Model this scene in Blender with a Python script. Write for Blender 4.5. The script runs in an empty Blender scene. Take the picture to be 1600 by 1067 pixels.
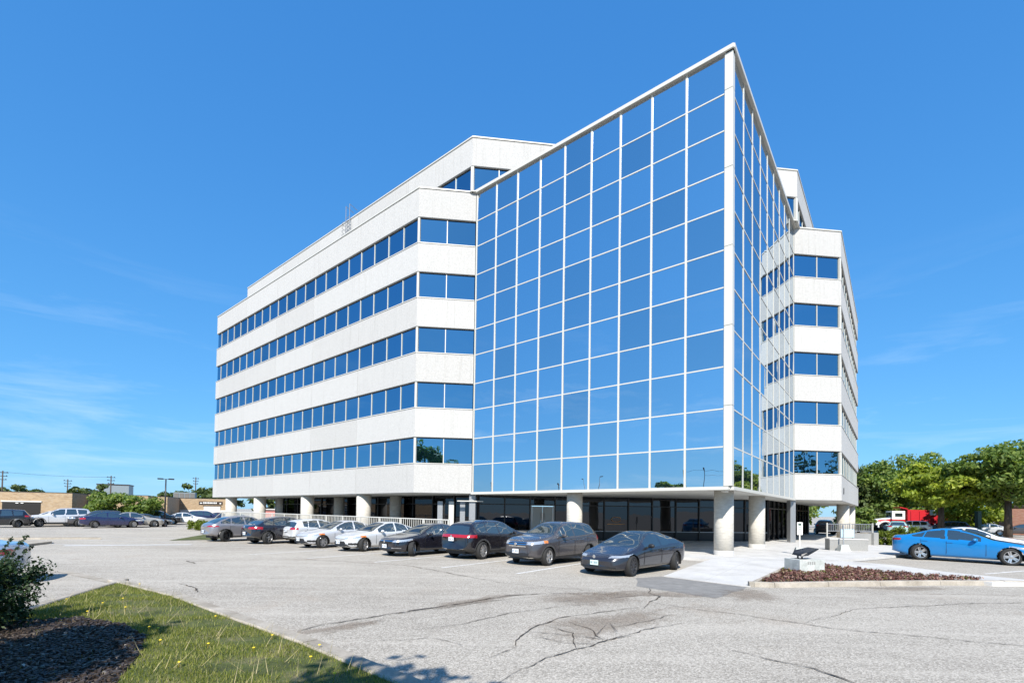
import bpy, bmesh, math, random
import numpy as np
from mathutils import Vector, Matrix

# ------------------------------------------------------------------ scene, camera, sky, sun
scene = bpy.context.scene
col = scene.collection
R = math.radians
rng = random.Random(7)

CAM = Vector((0.0, 0.0, 2.03))
PITCH, ROLL = 0.0237, 0.0137
cam_data = bpy.data.cameras.new('camera')
cam_data.sensor_fit = 'HORIZONTAL'
cam_data.sensor_width = 36.0
cam_data.lens = 36.0 * 735.94 / 1600.0
cam_data.shift_x = -0.00684
cam_data.shift_y = 0.1558
cam_data.clip_start = 0.05
cam_data.clip_end = 6000.0
cam = bpy.data.objects.new('camera', cam_data)
col.objects.link(cam)
_r = Vector((1, 0, 0)); _u = Vector((0, -math.sin(PITCH), math.cos(PITCH))); _f = Vector((0, math.cos(PITCH), math.sin(PITCH)))
_r2 = _r * math.cos(ROLL) + _u * math.sin(ROLL)
_u2 = _u * math.cos(ROLL) - _r * math.sin(ROLL)
cam.matrix_world = Matrix(((_r2.x, _u2.x, -_f.x, CAM.x), (_r2.y, _u2.y, -_f.y, CAM.y), (_r2.z, _u2.z, -_f.z, CAM.z), (0, 0, 0, 1)))
scene.camera = cam

SUN_TRAVEL = Vector((0.32, 4.09, -3.65)).normalized()
to_sun = -SUN_TRAVEL
sun_el = math.asin(to_sun.z)
sun_az = math.atan2(to_sun.x, to_sun.y)          # clockwise from +Y
world = bpy.data.worlds.new('World'); scene.world = world
world.use_nodes = True
wn = world.node_tree.nodes; wl = world.node_tree.links
wn.clear()
w_out = wn.new('ShaderNodeOutputWorld'); w_bg = wn.new('ShaderNodeBackground')
sky = wn.new('ShaderNodeTexSky'); sky.sky_type = 'NISHITA'; sky.sun_disc = False
sky.sun_elevation = sun_el; sky.sun_rotation = sun_az
sky.altitude = 200.0; sky.air_density = 1.0; sky.dust_density = 0.25; sky.ozone_density = 3.0
sep = wn.new('ShaderNodeSeparateColor'); comb = wn.new('ShaderNodeCombineColor'); wl.new(sky.outputs[0], sep.inputs[0])
for _ch, _p, _c in (('Red', 0.80, 0.46), ('Green', 0.545, 1.38), ('Blue', 0.37, 2.95)):      # film response: deep, even blue
    _pw = wn.new('ShaderNodeMath'); _pw.operation = 'POWER'; _pw.inputs[1].default_value = _p; wl.new(sep.outputs[_ch], _pw.inputs[0])
    _mu = wn.new('ShaderNodeMath'); _mu.operation = 'MULTIPLY'; _mu.inputs[1].default_value = _c; wl.new(_pw.outputs[0], _mu.inputs[0]); wl.new(_mu.outputs[0], comb.inputs[_ch])
# thin cirrus streaks, the same all round the sky
tc = wn.new('ShaderNodeTexCoord'); mp = wn.new('ShaderNodeMapping'); mp.inputs['Scale'].default_value = (1.6, 1.6, 11.0)
mp.inputs['Rotation'].default_value = (R(7), R(-9), 0); mp.inputs['Location'].default_value = (3.1, 0.4, 0.0)
ns = wn.new('ShaderNodeTexNoise'); ns.inputs['Scale'].default_value = 1.9; ns.inputs['Detail'].default_value = 9; ns.inputs['Roughness'].default_value = 0.62
ns.inputs['Distortion'].default_value = 0.35
wl.new(tc.outputs['Generated'], mp.inputs['Vector']); wl.new(mp.outputs[0], ns.inputs['Vector'])
cr = wn.new('ShaderNodeMapRange'); cr.inputs['From Min'].default_value = 0.52; cr.inputs['From Max'].default_value = 0.80; cr.inputs['To Max'].default_value = 0.46
wl.new(ns.outputs['Fac'], cr.inputs['Value'])
sp = wn.new('ShaderNodeSeparateXYZ'); wl.new(tc.outputs['Generated'], sp.inputs[0])
el = wn.new('ShaderNodeMapRange'); el.inputs['From Min'].default_value = 0.42; el.inputs['From Max'].default_value = 0.04; wl.new(sp.outputs['Z'], el.inputs['Value'])
ml = wn.new('ShaderNodeMath'); ml.operation = 'MULTIPLY'; wl.new(cr.outputs[0], ml.inputs[0]); wl.new(el.outputs[0], ml.inputs[1])
mx = wn.new('ShaderNodeMix'); mx.data_type = 'RGBA'; mx.inputs['B'].default_value = (5.2, 6.2, 7.2, 1)
wl.new(ml.outputs[0], mx.inputs['Factor']); wl.new(comb.outputs[0], mx.inputs['A'])
wl.new(mx.outputs['Result'], w_bg.inputs['Color'])
w_bg.inputs['Strength'].default_value = 0.10
wl.new(w_bg.outputs[0], w_out.inputs['Surface'])

sun_data = bpy.data.lights.new('sun', 'SUN'); sun_data.energy = 4.4; sun_data.angle = R(0.53); sun_data.color = (1.0, 0.945, 0.86)
sun = bpy.data.objects.new('sun', sun_data); col.objects.link(sun)
sun.rotation_euler = SUN_TRAVEL.to_track_quat('-Z', 'Y').to_euler()
sun.location = (-20, -60, 60)

scene.view_settings.view_transform = 'Standard'
scene.view_settings.look = 'None'
scene.view_settings.exposure = 0.84
scene.view_settings.gamma = 1.0
scene.view_settings.use_curve_mapping = False
scene.render.engine = 'CYCLES'
scene.cycles.max_bounces = 6
scene.cycles.glossy_bounces = 4
scene.cycles.transparent_max_bounces = 6
scene.cycles.caustics_reflective = False
scene.cycles.caustics_refractive = False

# ------------------------------------------------------------------ materials
M = {}
def nodes_of(name):
    m = bpy.data.materials.new(name); m.use_nodes = True
    nt = m.node_tree; nt.nodes.clear()
    out = nt.nodes.new('ShaderNodeOutputMaterial')
    b = nt.nodes.new('ShaderNodeBsdfPrincipled')
    nt.links.new(b.outputs[0], out.inputs['Surface'])
    return m, nt, b, out
def plain(name, c, rough=0.6, metal=0.0, coat=0.0, spec=0.5, emit=None, ior=None):
    m, nt, b, o = nodes_of(name)
    b.inputs['Base Color'].default_value = (*c, 1); b.inputs['Roughness'].default_value = rough
    b.inputs['Metallic'].default_value = metal; b.inputs['Coat Weight'].default_value = coat
    b.inputs['Coat Roughness'].default_value = 0.03
    b.inputs['Specular IOR Level'].default_value = spec
    if ior: b.inputs['IOR'].default_value = ior
    if emit: b.inputs['Emission Color'].default_value = (*emit[:3], 1); b.inputs['Emission Strength'].default_value = emit[3]
    M[name] = m; return m
def N(nt, t, **kw):
    n = nt.nodes.new(t)
    for k, v in kw.items():
        if k in n.inputs: n.inputs[k].default_value = v
        else: setattr(n, k, v)
    return n
def pos(nt, scale=(1, 1, 1), rot=(0, 0, 0)):
    g = N(nt, 'ShaderNodeNewGeometry'); mp = N(nt, 'ShaderNodeMapping')
    mp.inputs['Scale'].default_value = scale; mp.inputs['Rotation'].default_value = rot
    nt.links.new(g.outputs['Position'], mp.inputs['Vector']); return mp.outputs[0]
def noise(nt, vec, scale, detail=4, rough=0.55, dist=0.0):
    n = N(nt, 'ShaderNodeTexNoise'); n.inputs['Scale'].default_value = scale; n.inputs['Detail'].default_value = detail
    n.inputs['Roughness'].default_value = rough; n.inputs['Distortion'].default_value = dist
    nt.links.new(vec, n.inputs['Vector']); return n.outputs['Fac']
def ramp(nt, fac, stops):
    r = N(nt, 'ShaderNodeValToRGB'); e = r.color_ramp.elements
    while len(e) > 1: e.remove(e[-1])
    e[0].position = stops[0][0]; e[0].color = (*stops[0][1], 1)
    for p, c in stops[1:]:
        x = e.new(p); x.color = (*c, 1)
    nt.links.new(fac, r.inputs['Fac']); return r.outputs['Color']
def mixc(nt, fac, a, b, mode='MIX'):
    m = N(nt, 'ShaderNodeMix'); m.data_type = 'RGBA'; m.blend_type = mode
    for s, v in (('Factor', fac), ('A', a), ('B', b)):
        sock = [i for i in m.inputs if i.name == s and (s == 'Factor' and i.type == 'VALUE' or s != 'Factor' and i.type == 'RGBA')][0]
        if hasattr(v, 'is_output') or isinstance(v, bpy.types.NodeSocket): nt.links.new(v, sock)
        elif isinstance(v, (int, float)): sock.default_value = v
        else: sock.default_value = (*v, 1)
    return [o for o in m.outputs if o.type == 'RGBA'][0]
def maprange(nt, v, a, b, c=0., d=1.):
    m = N(nt, 'ShaderNodeMapRange'); m.inputs['From Min'].default_value = a; m.inputs['From Max'].default_value = b
    m.inputs['To Min'].default_value = c; m.inputs['To Max'].default_value = d
    nt.links.new(v, m.inputs['Value']); return m.outputs[0]
def bump(nt, b, h, strength, dist=0.02):
    n = N(nt, 'ShaderNodeBump'); n.inputs['Strength'].default_value = strength; n.inputs['Distance'].default_value = dist
    nt.links.new(h, n.inputs['Height']); nt.links.new(n.outputs[0], b.inputs['Normal'])

def mat_panel():
    m, nt, b, o = nodes_of('precast_panel'); v = pos(nt)
    f = noise(nt, v, 13.0, 5, 0.72); g = noise(nt, v, 46.0, 3, 0.6)
    c = ramp(nt, f, [(0.30, (0.36, 0.356, 0.346)), (0.45, (0.455, 0.45, 0.438)), (0.62, (0.505, 0.50, 0.488))])
    c = mixc(nt, maprange(nt, g, 0.50, 0.68, 0, 0.6), c, (0.24, 0.233, 0.222))
    st = noise(nt, pos(nt, (3.4, 3.4, 0.13)), 1.7, 5, 0.65)          # run-off streaks
    c = mixc(nt, maprange(nt, st, 0.55, 0.76, 0, 0.45), c, (0.30, 0.288, 0.27))
    oi = N(nt, 'ShaderNodeObjectInfo'); tone = ramp(nt, oi.outputs['Random'], [(0.0, (0.955, 0.95, 0.94)), (1.0, (1.04, 1.04, 1.035))])
    c = mixc(nt, 1.0, c, tone, 'MULTIPLY')
    nt.links.new(c, b.inputs['Base Color']); b.inputs['Roughness'].default_value = 0.9
    bump(nt, b, g, 0.4, 0.010); M['panel'] = m
def mat_column():
    m, nt, b, o = nodes_of('column_concrete'); v = pos(nt)
    f = noise(nt, pos(nt, (1, 1, 5.0)), 3.0, 5, 0.65); g = noise(nt, v, 45, 3, 0.6)
    c = ramp(nt, f, [(0.3, (0.44, 0.41, 0.36)), (0.55, (0.56, 0.53, 0.47)), (0.75, (0.62, 0.59, 0.54))])
    c = mixc(nt, maprange(nt, g, 0.5, 0.75, 0, 0.4), c, (0.34, 0.31, 0.27))
    nt.links.new(c, b.inputs['Base Color']); b.inputs['Roughness'].default_value = 0.9; bump(nt, b, g, 0.5, 0.01); M['column'] = m
def mat_mirror(name, tint, dark, share=0.86):
    m = bpy.data.materials.new(name); m.use_nodes = True; nt = m.node_tree; nt.nodes.clear()
    out = N(nt, 'ShaderNodeOutputMaterial'); gl = N(nt, 'ShaderNodeBsdfGlossy'); df = N(nt, 'ShaderNodeBsdfDiffuse'); mx = N(nt, 'ShaderNodeMixShader')
    gl.inputs['Roughness'].default_value = 0.0; gl.inputs['Color'].default_value = (*tint, 1); df.inputs['Color'].default_value = (*dark, 1)
    mx.inputs[0].default_value = share
    nt.links.new(df.outputs[0], mx.inputs[1]); nt.links.new(gl.outputs[0], mx.inputs[2]); nt.links.new(mx.outputs[0], out.inputs['Surface'])
    oi = N(nt, 'ShaderNodeObjectInfo'); tt = ramp(nt, oi.outputs['Random'], [(0.0, tuple(x * 0.84 for x in tint)), (0.5, tint), (1.0, tuple(min(1, x * 1.06) for x in tint))]); nt.links.new(tt, gl.inputs['Color'])
    # roller-wave: the sheet is never perfectly flat
    h = noise(nt, pos(nt, (1, 1, 0.5)), 0.9, 2, 0.5); bm = N(nt, 'ShaderNodeBump'); bm.inputs['Strength'].default_value = 0.09; bm.inputs['Distance'].default_value = 0.05
    nt.links.new(h, bm.inputs['Height']); nt.links.new(bm.outputs[0], gl.inputs['Normal'])
    M[name] = m
def mat_asphalt():
    m, nt, b, o = nodes_of('asphalt'); v = pos(nt)
    big = noise(nt, pos(nt, (0.6, 1.0, 1), (0, 0, R(-50))), 0.16, 5, 0.62, 0.6)
    mid = noise(nt, v, 1.1, 6, 0.65)
    c = ramp(nt, big, [(0.34, (0.273, 0.247, 0.210)), (0.5, (0.376, 0.345, 0.296)), (0.66, (0.448, 0.412, 0.357))])
    c = mixc(nt, maprange(nt, mid, 0.36, 0.68, 0.0, 0.45), c, (0.489, 0.451, 0.392))
    # exposed stones, each with its own tone
    vo = N(nt, 'ShaderNodeTexVoronoi'); vo.inputs['Scale'].default_value = 52; nt.links.new(v, vo.inputs['Vector'])
    sx = N(nt, 'ShaderNodeSeparateColor'); nt.links.new(vo.outputs['Color'], sx.inputs[0])
    st = ramp(nt, sx.outputs[0], [(0.0, (0.072, 0.065, 0.056)), (0.3, (0.206, 0.188, 0.160)), (0.6, (0.412, 0.379, 0.327)), (1.0, (0.721, 0.673, 0.595))])
    c = mixc(nt, 0.46, c, st)
    fine = noise(nt, v, 120, 2, 0.6)
    c = mixc(nt, maprange(nt, fine, 0.5, 0.66, 0, 0.5), c, (0.124, 0.113, 0.097))
    rust = noise(nt, v, 0.33, 4, 0.6, 0.4)
    c = mixc(nt, maprange(nt, rust, 0.58, 0.76, 0, 0.35), c, (0.319, 0.247, 0.181))
    oil = noise(nt, v, 0.62, 3, 0.55, 0.3)
    c = mixc(nt, maprange(nt, oil, 0.64, 0.76, 0, 0.30), c, (0.134, 0.124, 0.107))
    lane = noise(nt, pos(nt, (0.12, 1.3, 1), (0, 0, R(-12))), 1.2, 5, 0.6)      # worn wheel tracks
    c = mixc(nt, maprange(nt, lane, 0.50, 0.68, 0, 0.30), c, (0.536, 0.495, 0.432))
    nt.links.new(c, b.inputs['Base Color']); b.inputs['Roughness'].default_value = 0.93
    b.inputs['Specular IOR Level'].default_value = 0.2
    bump(nt, b, vo.outputs['Distance'], 0.35, 0.010); M['asphalt'] = m
def mat_noise(name, stops, scale, rough=0.9, bs=0.4, bscale=None, detail=5, sc=(1, 1, 1), bd=0.015):
    m, nt, b, o = nodes_of(name); v = pos(nt, sc)
    f = noise(nt, v, scale, detail, 0.62); c = ramp(nt, f, stops)
    g = noise(nt, v, bscale or scale * 6, 3, 0.6)
    c = mixc(nt, maprange(nt, g, 0.45, 0.75, 0, 0.35), c, tuple(x * 0.55 for x in stops[0][1]))
    nt.links.new(c, b.inputs['Base Color']); b.inputs['Roughness'].default_value = rough; b.inputs['Specular IOR Level'].default_value = 0.3
    bump(nt, b, g, bs, bd); M[name] = m
def mat_leaf(name, stops, trans=0.45):
    m, nt, b, o = nodes_of(name)
    g = N(nt, 'ShaderNodeNewGeometry'); c = ramp(nt, g.outputs['Random Per Island'], stops)
    big = noise(nt, pos(nt), 0.9, 2, 0.5)
    c = mixc(nt, maprange(nt, big, 0.35, 0.7, 0, 0.45), c, tuple(x * 0.6 for x in stops[0][1]))
    nt.links.new(c, b.inputs['Base Color']); b.inputs['Roughness'].default_value = 0.55; b.inputs['Specular IOR Level'].default_value = 0.35
    tr = N(nt, 'ShaderNodeBsdfTranslucent'); mx = N(nt, 'ShaderNodeMixShader'); mx.inputs[0].default_value = trans
    c2 = mixc(nt, 1.0, c, (1.3, 1.35, 0.5), 'MULTIPLY'); nt.links.new(c2, tr.inputs['Color'])
    nt.links.new(b.outputs[0], mx.inputs[1]); nt.links.new(tr.outputs[0], mx.inputs[2]); nt.links.new(mx.outputs[0], o.inputs['Surface'])
    M[name] = m
def mat_brick(name, c1, c2, mortar, scale=1.0):
    m, nt, b, o = nodes_of(name)
    v = pos(nt)
    f = noise(nt, pos(nt, (1, 1, 3)), 2.2, 5, 0.7); g = noise(nt, pos(nt, (0.6, 0.6, 2.0)), 5.0, 3, 0.6)
    c = ramp(nt, f, [(0.3, c1), (0.55, c2), (0.75, tuple(min(1, x * 1.15) for x in c2))])
    c = mixc(nt, maprange(nt, g, 0.5, 0.7, 0, 0.5), c, mortar)
    nt.links.new(c, b.inputs['Base Color']); b.inputs['Roughness'].default_value = 0.92; bump(nt, b, g, 0.5, 0.02); M[name] = m
def mat_paint(name, c, metal=0.35, rough=0.32, dust=0.02):
    m, nt, b, o = nodes_of(name)
    f = noise(nt, pos(nt, (1, 1, 1)), 2.4, 4, 0.6)
    cc = mixc(nt, maprange(nt, f, 0.4, 0.75, 0, dust), c, (0.42, 0.40, 0.37))
    nt.links.new(cc, b.inputs['Base Color']); b.inputs['Metallic'].default_value = metal; b.inputs['Roughness'].default_value = rough
    b.inputs['Coat Weight'].default_value = 1.0; b.inputs['Coat Roughness'].default_value = 0.035; M[name] = m

mat_panel(); mat_column(); mat_asphalt()
mat_mirror('mirror_glass', (0.72, 0.80, 0.87), (0.010, 0.030, 0.065))
mat_mirror('band_glass', (0.25, 0.43, 0.57), (0.004, 0.018, 0.045), 0.86)
mat_mirror('store_glass', (0.062, 0.066, 0.074), (0.005, 0.005, 0.007), 0.80)
plain('white_metal', (0.54, 0.53, 0.485), 0.38, 0.0, spec=0.5)
plain('grey_metal', (0.33, 0.34, 0.35), 0.4, 0.5)
plain('dark_metal', (0.02, 0.02, 0.022), 0.4, 0.2)
plain('soffit', (0.56, 0.56, 0.53), 0.85)
plain('joint', (0.17, 0.165, 0.155), 0.95)
plain('roof', (0.30, 0.30, 0.29), 0.95)
mat_noise('walk', [(0.3, (0.43, 0.418, 0.396)), (0.5, (0.52, 0.508, 0.486)), (0.7, (0.575, 0.563, 0.54))], 0.9, 0.9, 0.25, 30)
mat_noise('kerb', [(0.3, (0.24, 0.21, 0.17)), (0.5, (0.35, 0.315, 0.265)), (0.7, (0.44, 0.40, 0.345))], 1.6, 0.95, 0.5, 30)
mat_noise('ramp_wall', [(0.3, (0.24, 0.24, 0.235)), (0.6, (0.30, 0.30, 0.29))], 0.6, 0.92, 0.3, 25)
mat_noise('soil', [(0.3, (0.035, 0.026, 0.02)), (0.5, (0.075, 0.055, 0.042)), (0.75, (0.15, 0.115, 0.09))], 3.0, 0.98, 0.9, 22, bd=0.04)
mat_noise('turf_soil', [(0.35, (0.045, 0.055, 0.02)), (0.5, (0.085, 0.105, 0.03)), (0.68, (0.17, 0.15, 0.085))], 1.3, 0.98, 0.9, 30, bd=0.03)
mat_noise('patch', [(0.3, (0.18, 0.175, 0.165)), (0.6, (0.245, 0.238, 0.225)), (0.75, (0.30, 0.292, 0.277))], 3.0, 0.95, 0.6, 70)
def mat_stain():
    m, nt, b, o = nodes_of('stain'); v = pos(nt)
    f = noise(nt, v, 3.5, 5, 0.65); g = noise(nt, v, 22, 3, 0.6)
    c = ramp(nt, f, [(0.35, (0.15, 0.113, 0.083)), (0.65, (0.26, 0.20, 0.15))])
    nt.links.new(c, b.inputs['Base Color']); b.inputs['Roughness'].default_value = 0.97; b.inputs['Specular IOR Level'].default_value = 0.1
    at = N(nt, 'ShaderNodeAttribute'); at.attribute_name = 'fade'
    ad = N(nt, 'ShaderNodeMath'); ad.operation = 'ADD'; nt.links.new(at.outputs['Fac'], ad.inputs[0])
    sc_ = N(nt, 'ShaderNodeMath'); sc_.operation = 'MULTIPLY_ADD'; nt.links.new(f, sc_.inputs[0]); sc_.inputs[1].default_value = 1.6; sc_.inputs[2].default_value = -0.8; nt.links.new(sc_.outputs[0], ad.inputs[1])
    ad2 = N(nt, 'ShaderNodeMath'); ad2.operation = 'MULTIPLY_ADD'; nt.links.new(g, ad2.inputs[0]); ad2.inputs[1].default_value = 1.0; nt.links.new(ad.outputs[0], ad2.inputs[2])
    nt.links.new(maprange(nt, ad2.outputs[0], 0.60, 1.30, 0, 0.36), b.inputs['Alpha']); M['stain'] = m
mat_stain()
mat_noise('block', [(0.3, (0.36, 0.38, 0.36)), (0.55, (0.50, 0.52, 0.50)), (0.7, (0.58, 0.60, 0.58))], 4.0, 0.95, 0.6, 30)
mat_noise('bark', [(0.3, (0.045, 0.035, 0.028)), (0.6, (0.10, 0.08, 0.065))], 6.0, 0.95, 0.9, 20, sc=(1, 1, 0.25), bd=0.03)
mat_brick('brick', (0.27, 0.18, 0.105), (0.40, 0.295, 0.185), (0.42, 0.36, 0.28))
mat_brick('brick_red', (0.20, 0.09, 0.06), (0.28, 0.14, 0.10), (0.30, 0.24, 0.20))
mat_leaf('leaf_maple', [(0.0, (0.169, 0.235, 0.032)), (0.5, (0.288, 0.365, 0.043)), (1.0, (0.439, 0.471, 0.066))])
mat_leaf('leaf_dark', [(0.0, (0.050, 0.083, 0.025)), (0.5, (0.086, 0.124, 0.035)), (1.0, (0.144, 0.179, 0.050))], 0.25)
mat_leaf('leaf_green', [(0.0, (0.101, 0.167, 0.044)), (0.5, (0.174, 0.255, 0.057)), (1.0, (0.292, 0.351, 0.079))])
mat_leaf('leaf_bush', [(0.0, (0.012, 0.032, 0.010)), (0.6, (0.026, 0.058, 0.016)), (1.0, (0.055, 0.090, 0.025))], 0.2)
mat_leaf('leaf_hedge', [(0.0, (0.07, 0.11, 0.012)), (0.5, (0.14, 0.19, 0.018)), (1.0, (0.24, 0.27, 0.03))])
mat_leaf('leaf_red', [(0.0, (0.10, 0.040, 0.034)), (0.4, (0.18, 0.075, 0.062)), (0.75, (0.28, 0.155, 0.125)), (0.9, (0.38, 0.27, 0.20)), (1.0, (0.20, 0.19, 0.07))], 0.15)
mat_leaf('grass_blade', [(0.0, (0.12, 0.155, 0.022)), (0.45, (0.23, 0.26, 0.042)), (0.75, (0.32, 0.325, 0.075)), (1.0, (0.45, 0.39, 0.20))], 0.35)
mat_leaf('mulch', [(0.0, (0.018, 0.013, 0.010)), (0.5, (0.050, 0.037, 0.029)), (0.9, (0.10, 0.075, 0.058)), (0.98, (0.20, 0.17, 0.14)), (1.0, (0.42, 0.37, 0.31))], 0.0)
plain('dandelion', (0.75, 0.55, 0.02), 0.7)
plain('crack', (0.085, 0.072, 0.060), 1.0, spec=0.05)
def mat_line(name, c):
    m, nt, b, o = nodes_of(name); v = pos(nt)
    f = noise(nt, v, 9, 5, 0.7)
    cc = mixc(nt, maprange(nt, f, 0.48, 0.62, 0, 0.75), c, (0.33, 0.325, 0.315))
    nt.links.new(cc, b.inputs['Base Color']); b.inputs['Roughness'].default_value = 0.85; M[name] = m
mat_line('paint_white', (0.72, 0.72, 0.70)); mat_line('paint_blue', (0.06, 0.20, 0.50)); mat_line('paint_worn', (0.52, 0.515, 0.50))
plain('tyre', (0.018, 0.018, 0.018), 0.85)
plain('rim', (0.52, 0.52, 0.53), 0.28, 0.85)
plain('rim_dark', (0.045, 0.045, 0.05), 0.35, 0.6)
plain('car_glass', (0.022, 0.032, 0.033), 0.02, 0.0, spec=0.9, ior=2.0)
plain('car_black', (0.012, 0.012, 0.013), 0.55)
plain('car_trim', (0.055, 0.055, 0.055), 0.7)
plain('chrome', (0.75, 0.75, 0.76), 0.12, 1.0)
plain('lamp_clear', (0.55, 0.57, 0.58), 0.12, 0.55, coat=1.0)
plain('lamp_red', (0.32, 0.008, 0.012), 0.15, 0.0, coat=1.0)
plain('lamp_amber', (0.65, 0.20, 0.03), 0.15, 0.0, coat=1.0)
plain('plate_white', (0.72, 0.75, 0.78), 0.4)
plain('plate_green', (0.60, 0.78, 0.70), 0.4)
plain('plate_ink', (0.10, 0.14, 0.22), 0.5)
plain('sign_white', (0.78, 0.78, 0.76), 0.5)
plain('sign_dark', (0.035, 0.025, 0.02), 0.5)
plain('orange_print', (0.70, 0.33, 0.12), 0.5)
plain('truck_red', (0.48, 0.018, 0.028), 0.3, 0.0, coat=0.6)
plain('blue_sign', (0.42, 0.58, 0.70), 0.45)
plain('door_panel', (0.30, 0.32, 0.32), 0.35, 0.2)
plain('garage_dark', (0.012, 0.011, 0.011), 0.8)
plain('off_white', (0.62, 0.60, 0.56), 0.7)
plain('bin_green', (0.02, 0.06, 0.045), 0.6)
plain('unit_grey', (0.22, 0.26, 0.28), 0.5, 0.3)

# ------------------------------------------------------------------ object helpers
_cache = {}
def link(name, me, mat=None, parent=None, loc=(0, 0, 0), rz=0.0, rot=None):
    o = bpy.data.objects.new(name, me); col.objects.link(o)
    o.location = loc; o.rotation_euler = rot if rot else (0, 0, rz)
    if mat is not None and me is not None and len(me.materials) == 0: me.materials.append(M[mat] if isinstance(mat, str) else mat)
    if parent is not None: o.parent = parent
    return o
def tag(o, label=None, cat=None, group=None, kind=None):
    if label: o['label'] = label
    if cat: o['category'] = cat
    if group: o['group'] = group
    if kind: o['kind'] = kind
    return o
def empty(name, loc=(0, 0, 0), rz=0.0, label=None, cat=None, group=None):
    o = bpy.data.objects.new(name, None); col.objects.link(o); o.location = loc; o.rotation_euler = (0, 0, rz); o.empty_display_size = 0.3
    return tag(o, label, cat, group)
def mesh(name, verts, faces, smooth=False):
    me = bpy.data.meshes.new(name); me.from_pydata([tuple(map(float, v)) for v in verts], [], faces)
    if smooth:
        me.polygons.foreach_set('use_smooth', [True] * len(me.polygons))
    me.update(); return me
def box_mesh(l, w, h, mat, bev=0.0):
    k = (round(l, 4), round(w, 4), round(h, 4), mat, bev)
    if k in _cache: return _cache[k]
    bm = bmesh.new(); bmesh.ops.create_cube(bm, size=1.0)
    for v in bm.verts: v.co = Vector((v.co.x * l, v.co.y * w, v.co.z * h))
    if bev > 0: bmesh.ops.bevel(bm, geom=bm.edges[:], offset=bev, segments=1, affect='EDGES', profile=0.5)
    me = bpy.data.meshes.new('box'); bm.to_mesh(me); bm.free(); me.materials.append(M[mat]); _cache[k] = me; return me
def box(name, l, w, h, loc, mat, parent=None, rz=0.0, bev=0.0, rot=None):
    return link(name, box_mesh(l, w, h, mat, bev), None, parent, loc, rz, rot)
def prism_mesh(pts, z0, z1, mat=None):
    n = len(pts)
    v = [(p[0], p[1], z0) for p in pts] + [(p[0], p[1], z1) for p in pts]
    area = sum(pts[i][0] * pts[(i + 1) % n][1] - pts[(i + 1) % n][0] * pts[i][1] for i in range(n))
    f = [tuple(range(n))[::-1], tuple(range(n, 2 * n))] + [(i, (i + 1) % n, n + (i + 1) % n, n + i) for i in range(n)]
    if area < 0: f = [t[::-1] for t in f]
    me = mesh('prism', v, f)
    if mat: me.materials.append(M[mat])
    return me
def prism(name, pts, z0, z1, mat, parent=None, **kw):
    return link(name, prism_mesh(pts, z0, z1, mat), None, parent, **kw)
class MB:
    """collects shapes into one mesh"""
    def __init__(s): s.v = []; s.f = []
    def add(s, v, f):
        n = len(s.v); s.v += [tuple(p) for p in v]; s.f += [tuple(i + n for i in t) for t in f]
    def box(s, c, d, rz=0.0):
        cx, cy, cz = c; l, w, h = (x / 2 for x in d); ca, sa = math.cos(rz), math.sin(rz); v = []
        for z in (-h, h):
            for x, y in ((-l, -w), (l, -w), (l, w), (-l, w)): v.append((cx + x * ca - y * sa, cy + x * sa + y * ca, cz + z))
        s.add(v, [(3, 2, 1, 0), (4, 5, 6, 7), (0, 1, 5, 4), (1, 2, 6, 5), (2, 3, 7, 6), (3, 0, 4, 7)])
    def tube(s, pts, rads, n=8, cap=True):
        P = [Vector(p) for p in pts]; rings = []
        if isinstance(rads, (int, float)): rads = [rads] * len(P)
        base = len(s.v)
        for i, p in enumerate(P):
            t = (P[min(i + 1, len(P) - 1)] - P[max(i - 1, 0)]).normalized()
            a = t.orthogonal().normalized() if i == 0 else (rings[-1] - t * rings[-1].dot(t)).normalized()
            rings.append(a); b = t.cross(a)
            for k in range(n):
                th = 2 * math.pi * k / n; s.v.append(tuple(p + (a * math.cos(th) + b * math.sin(th)) * rads[i]))
        for i in range(len(P) - 1):
            for k in range(n):
                k2 = (k + 1) % n; s.f.append((base + i * n + k, base + i * n + k2, base + (i + 1) * n + k2, base + (i + 1) * n + k))
        if cap:
            s.f.append(tuple(base + k for k in range(n))[::-1]); s.f.append(tuple(base + (len(P) - 1) * n + k for k in range(n)))
    def build(s, name, mat, parent=None, smooth=False, **kw):
        return link(name, mesh(name, s.v, s.f, smooth), mat, parent, **kw)
def lathe_mesh(prof, n=24, smooth=True, caps=True):
    v = []; f = []
    for r, z in prof:
        for k in range(n): v.append((r * math.cos(2 * math.pi * k / n), r * math.sin(2 * math.pi * k / n), z))
    for i in range(len(prof) - 1):
        for k in range(n): k2 = (k + 1) % n; f.append((i * n + k, i * n + k2, (i + 1) * n + k2, (i + 1) * n + k))
    if caps: f.append(tuple(range(n))[::-1]); f.append(tuple((len(prof) - 1) * n + k for k in range(n)))
    me = mesh('lathe', v, f, False)
    if smooth:
        me.polygons.foreach_set('use_smooth', [len(p.vertices) == 4 for p in me.polygons])
    return me

# ------------------------------------------------------------------ building frame: a runs along the left wing, b along the right wing
YAW = 0.8988
AV = Vector((-math.sin(YAW), math.cos(YAW))); BV = Vector((math.cos(YAW), math.sin(YAW))); G0 = Vector((9.367, 20.779))
def W(a, b):
    p = G0 + AV * a + BV * b; return (p.x, p.y)
B_RZ = math.atan2(BV.y, BV.x)

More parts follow.
